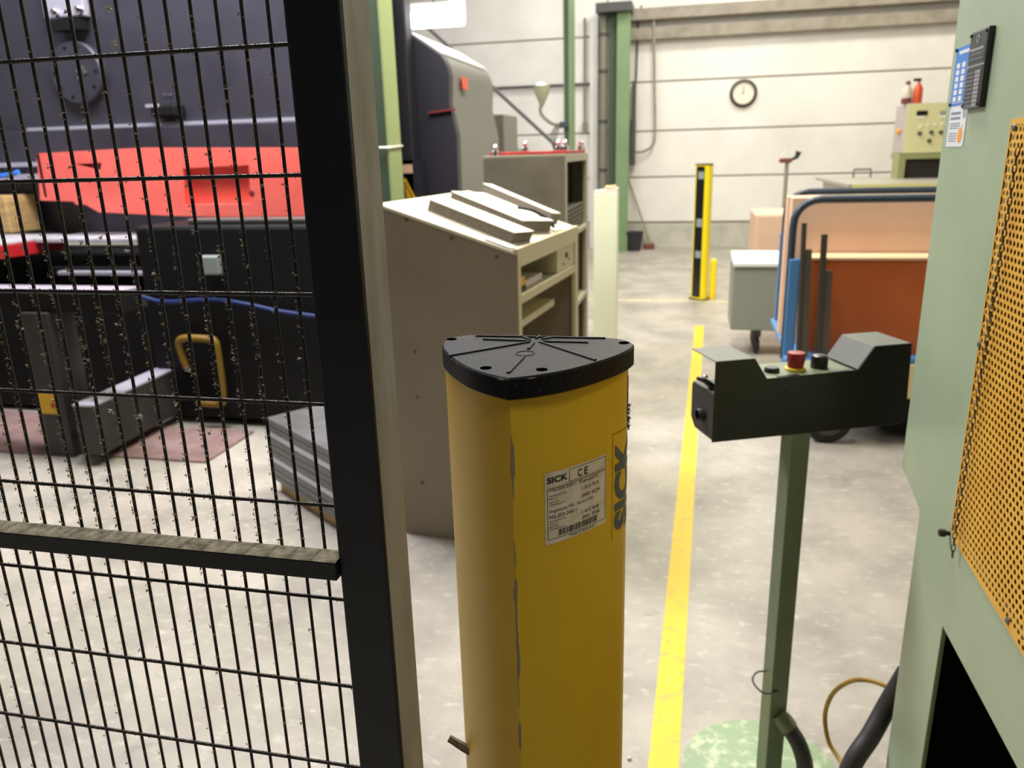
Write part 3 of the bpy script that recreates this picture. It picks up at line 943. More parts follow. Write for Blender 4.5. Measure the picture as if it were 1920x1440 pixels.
# loose cables between the stand and the machine
pts = [onY(1696, 1304, 1.50), onY(1665, 1288, 1.515), onY(1630, 1276, 1.54), onY(1595, 1277, 1.56), onY(1562, 1300, 1.60), onY(1547, 1340, 1.62), onY(1553, 1388, 1.60), onY(1570, 1418, 1.57), onY(1590, 1450, 1.52)]
tag(MB().tube(smoothpath(pts), 0.0052, 10).build('yellow_cable', 'cable_yellow', smooth=60), 'yellow cable bent in an open loop beside the green machine foot', 'cable')
pts = [onY(1700, 1262, 1.478), onY(1664, 1322, 1.482), onY(1632, 1380, 1.45), onY(1600, 1428, 1.42), onY(1570, 1500, 1.40)]
tag(MB().tube(smoothpath(pts), 0.0195, 14).build('black_hose', 'rubber_hose', smooth=60), 'thick black hose running down from behind the green machine foot', 'hose')

# ------------------------------------------------------------------ distant sensor post
BX, BY = 0.125, 8.20
fp = thing('sensor_post', 'slim bright yellow sensor post with black window standing far down the aisle', 'pillar', (BX, BY, 0))
th = math.radians(-42)
def turn(x, y): return (BX + x * math.cos(th) - y * math.sin(th), BY + x * math.sin(th) + y * math.cos(th))
half = bez((0.0, 0.10), (0.075, 0.055), (0.088, -0.012), 8) + bez((0.088, -0.012), (0.088, -0.056), (0.064, -0.058), 4)[1:]
ol_ = half + [(-x, y) for x, y in reversed(half[1:])]
MB().prism([turn(x, y) for x, y in ol_], XY(0), 0.01, 1.335).build('body', 'pillar_far_yellow', fp, smooth=35)
MB().prism([turn(x * 1.03, y * 1.03) for x, y in ol_], XY(0), 1.335, 1.35).build('cap', 'window_black', fp)
def strip(x0, x1, z0, z1, off, name, material):
    p, q = turn(x0, -0.058 - off), turn(x1, -0.058 - off)
    e, g = turn(x1, -0.050), turn(x0, -0.050)
    MB().prism([p, q, e, g], XY(0), z0, z1).build(name, material, fp)
strip(-0.056, 0.050, 0.03, 1.325, 0.002, 'window', 'window_black')
for (z0, z1) in ((1.205, 1.275), (0.74, 0.82), (0.43, 0.50)):
    strip(-0.030, 0.045, z0, z1, 0.005, 'lens', 'lens_grey')
MB().lathe([(0.035, 0.0), (0.035, 0.36), (0.030, 0.40), (0.012, 0.415)], (BX + 0.125, BY + 0.03, 0), n=18).build('kick_guard', 'pillar_far_yellow', fp, smooth=40)
MB().prism([turn(x * 1.2, y * 1.2) for x, y in ol_], XY(0), 0.0, 0.012).build('foot', 'rubber', fp)

# ------------------------------------------------------------------ sloping desk, turned six degrees to the room
dU = Vector((math.cos(math.radians(6)), -math.sin(math.radians(6)), 0)); dV = Vector((math.sin(math.radians(6)), math.cos(math.radians(6)), 0))
D0 = Vector((-1.108, 2.752, 0)); DW, DL = 0.520, 0.885
def D(u, v, z): return D0 + dU * u + dV * v + ZV * z
def dbox(name, material, parent, u0, u1, v0, v1, z0, z1, bevel=0.0):
    return MB().obox(D(u0, v0, z0), dU * (u1 - u0), dV * (v1 - v0), ZV * (z1 - z0)).build(name, material, parent, bevel=bevel)
desk = thing('sloping_desk', 'beige metal standing desk with sloping top and open shelves on its right', 'desk', D(0.26, 0.44, 0))
sl_ = (1.156 - 1.323) / DW
for v0 in (0.0, DL - 0.020):
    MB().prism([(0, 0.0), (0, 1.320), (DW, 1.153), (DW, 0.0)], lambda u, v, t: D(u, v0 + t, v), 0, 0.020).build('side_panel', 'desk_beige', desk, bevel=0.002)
dbox('back_panel', 'desk_dark', desk, 0, 0.016, 0.021, DL - 0.021, 0.01, 1.30)
MB().prism([(-0.012, 1.325), (DW - 0.014, 1.325 + sl_ * (DW - 0.002)), (DW - 0.014, 1.337 + sl_ * (DW - 0.002)), (-0.012, 1.337)], lambda u, v, t: D(u, -0.012 + t, v), 0, DL + 0.024).build('sloping_top', 'desk_top_lit', desk, bevel=0.002)
def topz(u): return 1.337 + sl_ * (u + 0.012)
dbox('front_rail', 'desk_front', desk, DW - 0.018, DW + 0.002, 0.002, DL, 1.108, 1.176, bevel=0.002)
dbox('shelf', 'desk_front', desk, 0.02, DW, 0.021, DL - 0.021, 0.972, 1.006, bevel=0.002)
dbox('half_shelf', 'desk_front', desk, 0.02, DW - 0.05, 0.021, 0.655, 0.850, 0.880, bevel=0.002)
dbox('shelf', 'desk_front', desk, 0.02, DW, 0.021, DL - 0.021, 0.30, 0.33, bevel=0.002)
for (v0, v1) in ((0.0005, 0.034), (DL - 0.055, DL - 0.0005)):
    dbox('stile', 'desk_front', desk, DW - 0.016, DW + 0.0015, v0, v1, 0.0, 1.109, bevel=0.001)
drw = dbox('drawer', 'desk_front', desk, 0.1, DW - 0.004, 0.543, DL - 0.056, 1.008, 1.106, bevel=0.002)
MB().lathe([(0.012, 0), (0.012, 0.006)], D(DW - 0.004, 0.690, 1.068), dU, 12).build('lock', 'rubber', drw)
for vv, zz in ((0.640, 1.035), (0.735, 1.045)):
    MB().lathe([(0.005, 0), (0.005, 0.003)], D(DW - 0.004, vv, zz), dU, 10).build('screw', 'desk_dark', drw)
def on_side(px, py):
    r = ray(px, py); return CAM + r * ((D0 - CAM).dot(dV) / r.dot(dV))
for (px, py) in ((762, 412), (847, 447), (932, 482)):
    MB().lathe([(0.008, 0), (0.006, 0.003)], on_side(px, py), -dV, 10).build('rivet', 'desk_dark', desk)
for (px, py, r_) in ((778, 660, 0.008), (783, 744, 0.007), (792, 905, 0.009)):
    MB().lathe([(r_, 0), (r_ * 0.7, 0.001)], on_side(px, py), -dV, 10).build('stain', 'desk_dark', desk)
# binders and papers lying on the slope
eS = (dU + ZV * sl_).normalized(); nS_ = dV.cross(eS) * -1
if nS_.z < 0: nS_ = -nS_
def on_slope(u0, v0, u1, v1, w, t, name, label_, cov, edge='folder_edge', cat='binder'):
    o = D(u0, v0, topz(u0) + 0.001); e = D(u1, v1, topz(u1) + 0.001)
    D_ = e - o
    W_ = nS_.cross(D_).normalized() * w
    if W_.dot(dV) < 0: W_ = -W_
    r = thing(name, label_, cat, o, 'binders and papers on the desk')
    c_ = min(0.003, t / 4)
    MB().obox(o + nS_ * c_, D_, W_, nS_ * (t - 2 * c_)).build('pages', edge, r)
    for k in (0, t - c_):
        MB().obox(o - D_ * 0.01 - W_ * 0.01 + nS_ * k, D_ * 1.02, W_ * 1.02, nS_ * c_).build('cover', cov, r, bevel=0.0006)
    return r
on_slope(0.113, 0.150, 0.470, 0.075, 0.15, 0.046, 'binder', 'white binder with grey page edge lying nearest on the sloping desk top', 'folder_cover')
on_slope(0.085, 0.430, 0.420, 0.325, 0.23, 0.052, 'binder', 'wide white binder in the middle of the sloping desk top', 'folder_cover')
on_slope(0.055, 0.880, 0.430, 0.715, 0.06, 0.055, 'binder', 'narrow white binder at the far end of the sloping desk top', 'folder_cover')
on_slope(0.40, 0.000, 0.498, -0.006, 0.055, 0.006, 'booklet', 'thin booklet with blue edge at the near corner of the desk top', 'paper_white', 'blue_ink', 'booklet')
on_slope(0.440, 0.585, 0.498, 0.580, 0.11, 0.012, 'paper_sheaf', 'loose white papers at the lower lip of the desk top', 'paper_white', 'paper_white', 'paper')
m = MB().tube(smoothpath([D(0.36, 0.50, topz(0.36) + 0.068), D(0.42, 0.52, topz(0.42) + 0.072), D(0.475, 0.56, topz(0.475) + 0.050), D(0.495, 0.575, topz(0.495) + 0.022)]), 0.007, 8)
tag(m.build('black_strap', 'rubber', smooth=60), 'short black strap lying over the papers on the desk', 'strap')
# shelf contents
bk_ = thing('folder', 'yellow and black folder lying on the upper desk shelf', 'folder', D(0.44, 0.12, 1.006))
MB().obox(D(0.36, 0.055, 1.007), dU * 0.14, dV * 0.10, ZV * 0.020).build('spine', 'rubber', bk_)
MB().prism([(0.055, 1.0275), (0.155, 1.0275), (0.135, 1.062), (0.10, 1.060)], lambda u, v, t: D(0.36 + t, u, v), 0, 0.14).build('cover', 'amber', bk_)
tag(MB().obox(D(0.25, 0.165, 1.007), dU * 0.24 + dV * 0.02, dV * 0.22, ZV * 0.026).build('paper_stack', 'paper_white', bevel=0.002), 'stack of white paper beside the yellow folder on the desk shelf', 'paper')
tag(MB().obox(D(0.44, 0.036, 1.007), dU * 0.06, dV * 0.016, ZV * 0.014).build('paper_pad', 'paper_white', bevel=0.001), 'small white pad at the near edge of the upper desk shelf', 'paper')

# ------------------------------------------------------------------ steel cabinet behind the desk
KX0, KX1, KY0, KY1 = -1.10, -0.655, 4.22, 5.17
KT = onY(1065, 293, KY0).z
cab = thing('steel_cabinet', 'grey steel cabinet with open shelves behind the sloping desk', 'cabinet', (-0.88, 4.7, 0))
bx('side_panel', 'cabinet_steel', cab, KX0, KX1, KY0, KY0 + 0.02, 0.0, KT, bevel=0.002)
bx('side_panel', 'cabinet_steel', cab, KX0, KX1, KY1 - 0.02, KY1, 0.0, KT, bevel=0.002)
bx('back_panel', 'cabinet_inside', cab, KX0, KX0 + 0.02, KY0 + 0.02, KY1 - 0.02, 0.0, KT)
bx('top_panel', 'cabinet_rim', cab, KX0, KX1, KY0, KY1, KT, KT + 0.012, bevel=0.002)
bx('top_rail', 'cabinet_rim', cab, KX1 - 0.02, KX1 + 0.002, KY0 + 0.001, KY1 - 0.001, KT - 0.03, KT + 0.01)
for y0, y1 in ((KY0 + 0.0005, KY0 + 0.06), (KY1 - 0.09, KY1 - 0.0005)):
    bx('stile', 'cabinet_rim', cab, KX1 - 0.02, KX1 + 0.002, y0, y1, 0.0, KT - 0.03)
for z in (1.055, 0.62, 0.15):
    bx('shelf', 'cabinet_rim', cab, KX0 + 0.02, KX1 + 0.004, KY0 + 0.02, KY1 - 0.02, z - 0.03, z, bevel=0.002)
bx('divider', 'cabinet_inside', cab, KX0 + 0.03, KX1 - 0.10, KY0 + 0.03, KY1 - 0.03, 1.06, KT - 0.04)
for k in range(6):
    z = 1.056 + k * 0.024
    tag(bx('tray', 'tray_dark', None, KX1 - 0.09, KX1 - 0.012, KY0 + 0.12, KY1 - 0.12, z, z + 0.018, bevel=0.003),
        ('lowest', 'second lowest', 'third', 'fourth', 'second highest', 'topmost')[k] + ' thin dark tray of the stack on the upper cabinet shelf', 'tray', 'stacked trays in the steel cabinet')
tag(bx('red_mat', 'red_mat', None, KX0 + 0.02, KX1 - 0.01, KY0 + 0.06, KY1 - 0.03, KT + 0.0125, KT + 0.030, bevel=0.004), 'red rubber mat lying on top of the steel cabinet', 'mat')
for px, lab_ in ((929, 'steel spindle at the left corner of the cabinet top'), (985, 'steel spindle in the middle of the red mat'),
                 (1047, 'steel spindle at the near right corner of the red mat'), (1060, 'smaller steel spindle next to the near right corner')):
    c = onY(px, 280, KY0 + 0.03 if px < 940 else KY0 + 0.25)
    zb = KT + 0.0125 if px < 940 else KT + 0.030
    tag(MB().lathe([(0.020, 0), (0.020, 0.022), (0.012, 0.026), (0.012, 0.040), (0.014, 0.046), (0.010, 0.054), (0.003, 0.058)], (min(c.x, KX1 - 0.03), c.y, zb), n=16).build('spindle', 'chrome', smooth=40), lab_, 'spindle', 'spindles on the steel cabinet')
for px, dy, lab_ in ((1092, 0.74, 'left one of two steel spindles at the far right end of the cabinet top'), (1101, 0.84, 'outermost steel spindle at the far right end of the cabinet top')):
    c = onY(px, 280, KY0 + dy)
    tag(MB().lathe([(0.018, 0), (0.018, 0.026), (0.010, 0.030), (0.012, 0.05), (0.003, 0.056)], (min(c.x, KX1 - 0.02), c.y, KT + 0.030), n=16).build('spindle', 'chrome', smooth=40),
        lab_, 'spindle', 'spindles on the steel cabinet')
tag(MB().lathe([(0.022, 0), (0.030, 0.012), (0.030, 0.03), (0.016, 0.055), (0.006, 0.06)], (KX1 - 0.03, KY0 + 0.35, 0.62), n=16).build('brass_fitting', 'chrome', smooth=40), 'shiny round fitting on the middle cabinet shelf', 'fitting')

# pale panel standing by the cabinet
pt = onY(1113, 358, 5.6); pr = onY(1158, 352, 5.6)
lp = thing('pale_panel', 'tall narrow pale lime panel standing beside the steel cabinet', 'panel', (pt.x + 0.1, 5.6, 0))
MB().box(pt.x, pr.x, 5.6, 5.72, 0, pt.z - 0.02).build('panel', 'panel_lime', lp, bevel=0.004)
MB().prism([(pt.x, pt.z - 0.02), (pr.x, pt.z - 0.02), (pr.x, pr.z + 0.0), (pt.x, pt.z)], XZ(5.602), 0, 0.116).build('top_cap', 'paper_white', lp, bevel=0.002)
tag(MB().obox((pt.x + 0.075, 5.61, pt.z + 0.012), (0.075, 0, 0.004), (0, 0.09, 0), (0, 0, 0.018)).build('paper_roll', 'peach_light', bevel=0.006), 'pinkish folded paper on top of the pale panel', 'paper')

# ------------------------------------------------------------------ steel columns
def column(name, x0, x1, y0, y1, z1, c_front, c_side, label_, group='steel hall columns'):
    r = thing(name, label_, 'column', ((x0 + x1) / 2, (y0 + y1) / 2, 0), group)
    w = x1 - x0
    bx('flange', c_side, r, x1 - 0.012, x1, y0, y1, 0.0, z1)
    bx('flange', c_side, r, x0, x0 + 0.012, y0, y1, 0.0, z1)
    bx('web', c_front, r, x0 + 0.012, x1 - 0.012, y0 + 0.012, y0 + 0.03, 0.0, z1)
    bx('foot_plate', c_side, r, x0 - 0.05, x1 + 0.03, y0 - 0.02, y1 + 0.02, 0.0, 0.02)
    return r
cy0, cy1 = onX(731, 290, -1.60).y, onX(753, 290, -1.60).y
c1_ = column('steel_column', -1.74, -1.60, cy0, cy1, 5.5, 'column_shade', 'column_lime', 'lime green steel column right behind the black fence post')
zt_ = onX(735, 275, -1.60).z
m = MB().tube([(-1.745, cy0 - 0.006, zt_ - 0.004), (-1.595, cy0 - 0.006, zt_ - 0.004), (-1.595, cy1 + 0.006, zt_ + 0.004), (-1.745, cy1 + 0.006, zt_ + 0.004)], 0.006, 6, closed=True)
tag(m.build('cable_tie', 'paper_white', smooth=60), 'white tie wound around the lime green column', 'tie')
column('steel_column', -1.68, -1.60, 10.75, 11.25, 5.5, 'column_shade', 'column_green', 'slim green column in the background behind the work lamp')
q0, q1 = onY(1155.5, 200, 12.2), onY(1180, 200, 12.2)
bigc = thing('steel_column', 'broad green column in front of the white wall', 'column', (q0.x + 0.1, 12.2, 0), 'steel hall columns')
zc = onY(1165, 22, 12.2).z
bx('flange', 'column_green', bigc, q0.x, q1.x, 12.20, 12.22, 0.0, zc)
bx('web', 'column_shade', bigc, q0.x - 0.13, q0.x, 12.30, 12.34, 0.0, zc)
bx('web', 'column_shade', bigc, (q0.x + q1.x) / 2 - 0.01, (q0.x + q1.x) / 2 + 0.01, 12.22, 12.60, 0.0, zc)
bx('head_plate', 'pipe_dark', bigc, q0.x - 0.3, q1.x + 0.02, 12.1, 12.6, zc, zc + 0.12)
p0_ = onY(1123, 200, 12.25); p1_ = onY(1137, 200, 12.25)
pipe = thing('down_pipe', 'grey drain pipe running up beside the broad green column', 'pipe', ((p0_.x + p1_.x) / 2, 12.3, 0))
MB().lathe([((p1_.x - p0_.x) / 2, 0.0), ((p1_.x - p0_.x) / 2, zc - 0.01)], ((p0_.x + p1_.x) / 2, 12.32, 0), n=16).build('pipe', 'pipe_grey', pipe, smooth=50)
for z in (1.2, 1.9, 2.6, 3.1):
    MB().lathe([((p1_.x - p0_.x) / 2 + 0.012, 0.0), ((p1_.x - p0_.x) / 2 + 0.012, 0.04)], ((p0_.x + p1_.x) / 2, 12.32, z), n=16).build('clamp', 'pipe_dark', pipe, smooth=50)
w0_ = onY(1113, 200, 12.5)
bx_ = thing('wall_duct', 'pale vertical cable duct on the wall left of the grey drain pipe', 'duct', (w0_.x, 12.55, 0))
bx('duct', 'wall_white', bx_, w0_.x - 0.06, w0_.x + 0.06, 12.52, 12.65, 0.0, 3.4, bevel=0.004)
q = onY(1095, 150, 12.5)
cd_ = thing('conduit', 'thin vertical conduit with switch hanging at the wall left of the pale duct', 'conduit', (q.x, 12.55, 1.75))
MB().tube([(q.x, 12.6, onY(1095, 246, 12.6).z), (q.x, 12.6, 3.4)], 0.018, 8).build('tube', 'pipe_grey', cd_, smooth=60)
bx('switch', 'pipe_grey', cd_, q.x - 0.03, q.x + 0.03, 12.54, 12.62, onY(1095, 246, 12.6).z, onY(1095, 228, 12.6).z, bevel=0.005)
# horizontal conduit and diagonal brace
e0, e1 = onY(890, 167, 12.55), onY(1112, 160, 12.55)
tag(MB().tube([(e0.x - 1.5, 12.60, e0.z), (e1.x, 12.60, e0.z)], 0.022, 8).build('wall_conduit', 'pipe_dark', smooth=60), 'dark horizontal conduit along the wall behind the work lamp', 'conduit')
e0, e1 = onY(770, 22, 9.6), onY(1046, 276, 9.6)
tag(MB().tube([e0, e1, onY(1075, 303, 9.6)], 0.022, 8).build('brace_rod', 'pipe_dark', smooth=60), 'dark diagonal bracing rod descending behind the steel cabinet', 'rod')
e0 = onY(904, 150, 9.4); e1 = onY(904, 300, 9.4)
hr_ = thing('hand_rail', 'thin green rail frame behind the black machine tower', 'rail', (e0.x, 9.4, 0))
MB().tube([(e0.x, 9.4, 0), (e0.x, 9.4, e0.z)], 0.025, 8).build('upright', 'column_green', hr_, smooth=60)
MB().tube([(e0.x, 9.4, onY(925, 255, 9.4).z), onY(985, 285, 9.4), onY(1030, 320, 9.4)], 0.018, 8).build('brace', 'column_green', hr_, smooth=60)

# work lamp on the slim column
LY = 10.7
wl = thing('work_lamp', 'white gooseneck work lamp clamped to the slim green column', 'lamp', onY(1056, 236, LY))
MB().tube(smoothpath([onY(1056, 234, LY), onY(1036, 232, LY), onY(1018, 218, LY), onY(1013, 205, LY), onY(1018, 192, LY)]), 0.022, 8).build('gooseneck', 'pipe_grey', wl, smooth=60)
hd = (onY(1028, 163, LY) - onY(1016, 196, LY)).normalized()
o_ = onY(1016, 197, LY)
MB().lathe([(0.03, 0.0), (0.05, 0.05), (0.10, 0.16), (0.105, 0.25), (0.085, 0.255)], o_, hd + Vector((-0.35, -0.1, 0)), 18).build('shade', 'lamp_shade', wl, smooth=40)
MB().lathe([(0.02, 0), (0.06, 0.015), (0.075, 0.05), (0.06, 0.09), (0.02, 0.11)], onY(1014, 172, LY), (0, 0, 1), 14).build('bulb', 'tube_white', wl, smooth=60)
bx('clamp', 'cart_dark', wl, onY(1050, 232, LY).x, onY(1064, 232, LY).x, LY - 0.05, LY + 0.05, onY(1056, 240, LY).z, onY(1056, 228, LY).z, bevel=0.01)
for k in range(5):
    dx = k * 5
    MB().tube(smoothpath([onY(1050 - k * 2, 236, LY), onY(1044 - dx * 0.6, 255, LY), onY(1041 - dx * 0.2, 276, LY), onY(1042, 290, LY)]), 0.006, 6).build('cable', 'pipe_dark', wl, smooth=60)

# clock on the wall
cc = onY(1394, 175, YW - 0.03)
ck = thing('wall_clock', 'round white wall clock with dark rim on the white wall', 'clock', cc)
MB().lathe([(0.135, 0.0), (0.190, 0.0), (0.196, 0.02), (0.186, 0.045), (0.160, 0.055), (0.146, 0.020)], cc + Vector((0, 0.025, 0)), (0, -1, 0), 40).build('rim', 'clock_rim', ck, smooth=40)
MB().lathe([(0.150, 0.0), (0.150, 0.020)], cc + Vector((0, 0.015, 0)), (0, -1, 0), 40).build('dial', 'clock_face', ck, smooth=40)
for an, L_, w in ((2, 0.075, 0.006), (88, 0.03, 0.004), (0, 0.1, 0.0035)):
    d = Vector((-math.sin(math.radians(an)), 0, math.cos(math.radians(an))))
    p = cc + Vector((0, -0.010, 0))
    MB().tube([p, p + d * L_], w, 6).build('hand', 'rail_grey', ck)

# cables and switch gear right of the broad column
sx = onY(1186, 200, 12.4)
sw = thing('cable_box', 'dark long junction box with cables beside the broad green column', 'junction box', (sx.x, 12.55, onY(1186, 312, 12.5).z))
bx('box', 'pipe_dark', sw, sx.x - 0.035, sx.x + 0.045, 12.40, 12.60, onY(1186, 310, 12.5).z, onY(1186, 225, 12.5).z, bevel=0.01)
bx('trunk', 'pipe_dark', sw, sx.x - 0.01, sx.x + 0.04, 12.45, 12.60, onY(1186, 225, 12.5).z, onY(1188, 152, 12.5).z, bevel=0.005)
MB().tube([(sx.x + 0.03, 12.6, onY(1188, 152, 12.5).z), (sx.x + 0.05, 12.58, 3.3), (sx.x + 0.10, 12.5, 3.5)], 0.014, 8).build('cable', 'pipe_dark', sw, smooth=60)
MB().tube(smoothpath([onY(1190, 285, 12.5), onY(1206, 284, 12.5), onY(1222, 274, 12.5), onY(1228, 250, 12.5), onY(1227, 150, 12.5), onY(1226, 20, 12.5)]), 0.020, 8).build('cable', 'rail_grey', sw, smooth=60)
# bucket and broom
bc = onZ(1189, 470)
bkt = thing('bucket', 'dark grey plastic bucket standing at the wall beside the green column', 'bucket', bc)
MB().lathe([(0.100, 0), (0.135, 0.27), (0.145, 0.27), (0.145, 0.29), (0.128, 0.29), (0.094, 0.012)], bc, n=28).build('tub', 'bucket_dark', bkt, smooth=40)
hp_ = [bc + Vector((0.14 * math.cos(t), -0.02, 0.27 + 0.12 * math.sin(t))) for t in [math.pi * k / 12 for k in range(13)]]
MB().tube(hp_, 0.004, 6).build('handle', 'steel', bkt, smooth=60)
br = onZ(1217, 467)
brm = thing('broom', 'broom with red brush head leaning against the wall next to the bucket', 'broom', br)
tp = onY(1178, 335, 12.60)
MB().tube([br + Vector((0, 0, 0.12)), tp], 0.013, 8).build('pole', 'broom_pole', brm, smooth=60)
MB().obox(br + Vector((-0.075, -0.03, 0.075)), (0.15, 0.02, 0), (-0.01, 0.06, 0), (0, 0, 0.045)).build('head', 'broom_pole', brm, bevel=0.01)
MB().obox(br + Vector((-0.085, -0.04, 0.0)), (0.17, 0.02, 0), (-0.01, 0.08, 0), (0, 0, 0.075)).build('bristles', 'broom_red', brm, bevel=0.01)

# ------------------------------------------------------------------ black punching machine on the left
FY = 5.0
pm = thing('punching_machine', 'large black sheet metal machine with red skirt behind the wire fence', 'machine', (-3.2, FY, 0))
xr_ = onY(688, 300, FY).x
bx('frame', 'machine_black', pm, -6.5, xr_, FY, FY + 0.35, 1.0, 3.0, bevel=0.02)
zl = onY(300, 233, FY - 0.05).z
bx('ledge', 'silver', pm, onY(45, 238, FY - 0.05).x, xr_, FY - 0.03, FY, zl - 0.012, zl + 0.012)
bx('lower_frame', 'machine_black', pm, -6.5, xr_ - 0.0, FY - 0.10, FY + 0.3, zl - 0.36, zl - 0.012, bevel=0.01)
MBY = 3.88
bx('base_body', 'machine_dark', pm, onY(262, 500, MBY).x, onY(640, 500, MBY).x, MBY, FY + 0.3, 0.04, onY(400, 424, MBY).z, bevel=0.02)
bx('base_body', 'machine_dark', pm, -6.5, onY(262, 500, MBY).x - 0.01, 4.8, FY + 0.3, 0.04, 0.9, bevel=0.02)
bx('base_body', 'machine_dark', pm, -5.6, onY(262, 500, MBY).x - 0.01, 3.95, 4.78, 0.03, 0.70, bevel=0.02)  # extra dark block added to keep the space under the machine black
# round cover with bolts
dc = onY(153, 137, FY)
ce = MB().lathe([(0.205, 0.0), (0.205, 0.05), (0.195, 0.06), (0.1, 0.06)], dc, (0, -1, 0), 40).build('round_cover', 'machine_black', pm, smooth=30)
for k in range(10):
    t = 2 * math.pi * k / 10
    MB().lathe([(0.012, 0), (0.012, 0.004)], dc + Vector((0.165 * math.cos(t), -0.06, 0.165 * math.sin(t))), (0, -1, 0), 10).build('bolt', 'machine_dark', ce)
for (px, py) in ((148, 133), (155, 128), (150, 147), (160, 135)):
    MB().lathe([(0.014, 0), (0.014, 0.01), (0.004, 0.012)], onY(px, py, FY - 0.06), (0, -1, 0), 12).build('bolt', 'steel', ce)
# bracket at the top
b0_, b1_ = onY(96, 38, FY), onY(166, 0, FY)
brk = bx('bracket', 'silver', pm, b0_.x, b1_.x, FY - 0.06, FY, b0_.z, b0_.z + 0.35, bevel=0.01)
for (px, py) in ((106, 25), (151, 20)):
    MB().lathe([(0.026, 0), (0.026, 0.03), (0.018, 0.036)], onY(px, py, FY - 0.06), (0, -1, 0), 14).build('bolt', 'chrome', brk, smooth=40)
bx('bracket_foot', 'machine_dark', pm, onY(118, 50, FY).x, onY(168, 50, FY).x, FY - 0.10, FY, onY(140, 60, FY).z, onY(140, 40, FY).z)
l0, l1 = onY(303, 222, FY), onY(348, 195, FY)
lt = bx('latch', 'machine_dark', pm, l0.x, l1.x, FY - 0.12, FY, l0.z, l1.z, bevel=0.02)
bx('latch_plate', 'silver', lt, l0.x - 0.02, l0.x + 0.08, FY - 0.125, FY - 0.115, l1.z - 0.02, l1.z)
for px in (310, 320):
    MB().lathe([(0.010, 0), (0.010, 0.008)], onY(px, 178, FY), (0, -1, 0), 10).build('bolt', 'steel', pm)
# red skirt
SY = 4.55
S = lambda px, py: (lambda p: (p.x, p.z))(onY(px, py, SY))
outer = [S(68, 288), S(160, 283), S(270, 277), S(600, 277), S(690, 280), S(690, 414), S(600, 412), S(470, 408), S(330, 405), S(185, 398), S(160, 384), S(142, 384), S(138, 378), S(75, 376)]
slot = [S(140, 308), S(190, 305), S(188, 320)]
poc = [S(343, 316), S(466, 310), S(470, 382), S(346, 384)]
sk = MB().prism(outer, XZ(SY), 0, 0.025, holes=[slot, poc]).build('red_skirt', 'skirt_red', pm, bevel=0.003)
p_, q_ = S(343, 384), S(470, 310)
m = MB().prism(poc, XZ(SY + 0.07), 0, 0.01)
m.build('pocket', 'skirt_red', sk)
m = MB()
for i in range(4):
    u_, v_ = poc[i], poc[(i + 1) % 4]
    m.add([(u_[0], SY + 0.02, u_[1]), (v_[0], SY + 0.02, v_[1]), (v_[0], SY + 0.075, v_[1]), (u_[0], SY + 0.075, u_[1])], [(0, 1, 2, 3)])
m.build('pocket_wall', 'skirt_red', sk)
s_a, s_b = S(120, 300), S(200, 325)
bx('slot_back', 'skirt_inner', sk, s_a[0], s_b[0], SY + 0.03, SY + 0.04, s_b[1], s_a[1])
bx('skirt_end', 'skirt_red', sk, S(68, 288)[0], S(68, 288)[0] + 0.02, SY, FY - 0.1, S(75, 370)[1], S(68, 288)[1])
d0 = S(472, 362)
MB().lathe([(0.02, 0), (0.014, 0.004)], (d0[0], SY, d0[1]), (0, -1, 0), 12).build('dent', 'skirt_inner', sk)
# ball transfer table with red edge
tz = 1.05
tb = thing('ball_table', 'steel sheet feed table with red edge and ball rollers at the left', 'table', (-5.0, 4.4, 0))
bx('table_top', 'table_steel', tb, -6.4, -4.20, 2.9, 4.62, tz - 0.02, tz, bevel=0.004)
bx('red_edge', 'table_red', tb, -4.215, -4.185, 2.9, 4.60, tz - 0.10, tz - 0.022, bevel=0.004)
bx('table_wing', 'table_steel', tb, -4.18, -3.2, 4.35, 4.75, tz - 0.03, tz - 0.005, bevel=0.004)
for (px, py) in ((14, 419), (10, 432), (62, 419), (67, 424), (82, 432), (128, 424), (146, 428), (50, 433), (22, 405), (30, 400)):
    c = onZ(px, py, tz)
    if c.x < -3.4 and c.x > -6.3 and c.y < 4.7:
        MB().lathe([(0.035, 0), (0.035, 0.006), (0.024, 0.010), (0.022, 0.018), (0.010, 0.028)], c, n=16).build('ball_roller', 'chrome', tb, smooth=50)
for (px, Y_) in ((30, 3.9),):
    bx('leg', 'leg_grey', tb, -4.6, -4.5, 3.0, 3.1, 0, tz - 0.02)
bx('leg', 'leg_grey', tb, -6.2, -6.1, 3.0, 3.1, 0, tz - 0.02)
wz = onY(30, 345, 5.0)
tag(bx('timber', 'wood', None, onY(-30, 370, 4.95).x, onY(70, 370, 4.95).x, 4.66, 4.94, tz + 0.0, tz + 0.26, bevel=0.01), 'thick wooden block lying on the feed table left of the red skirt', 'wood')
bx('table_support', 'leg_grey', tb, -6.4, -4.3, 4.63, 4.74, tz - 0.15, tz - 0.001)
tag(MB().tube([onY(-40, 334, 4.72), onY(20, 328, 4.72), onY(34, 322, 4.72)], 0.016, 8).build('blue_pipe', 'blue_bright', smooth=60), 'bright blue hose end at the far left edge above the wooden block', 'hose')
bx('rail', 'silver', pm, -6.4, S(68, 288)[0] - 0.02, FY - 0.16, FY - 0.10, 1.50, 1.53)
bx('rail', 'silver', pm, -6.4, S(68, 288)[0] - 0.02, FY - 0.20, FY - 0.10, 1.40, 1.45)
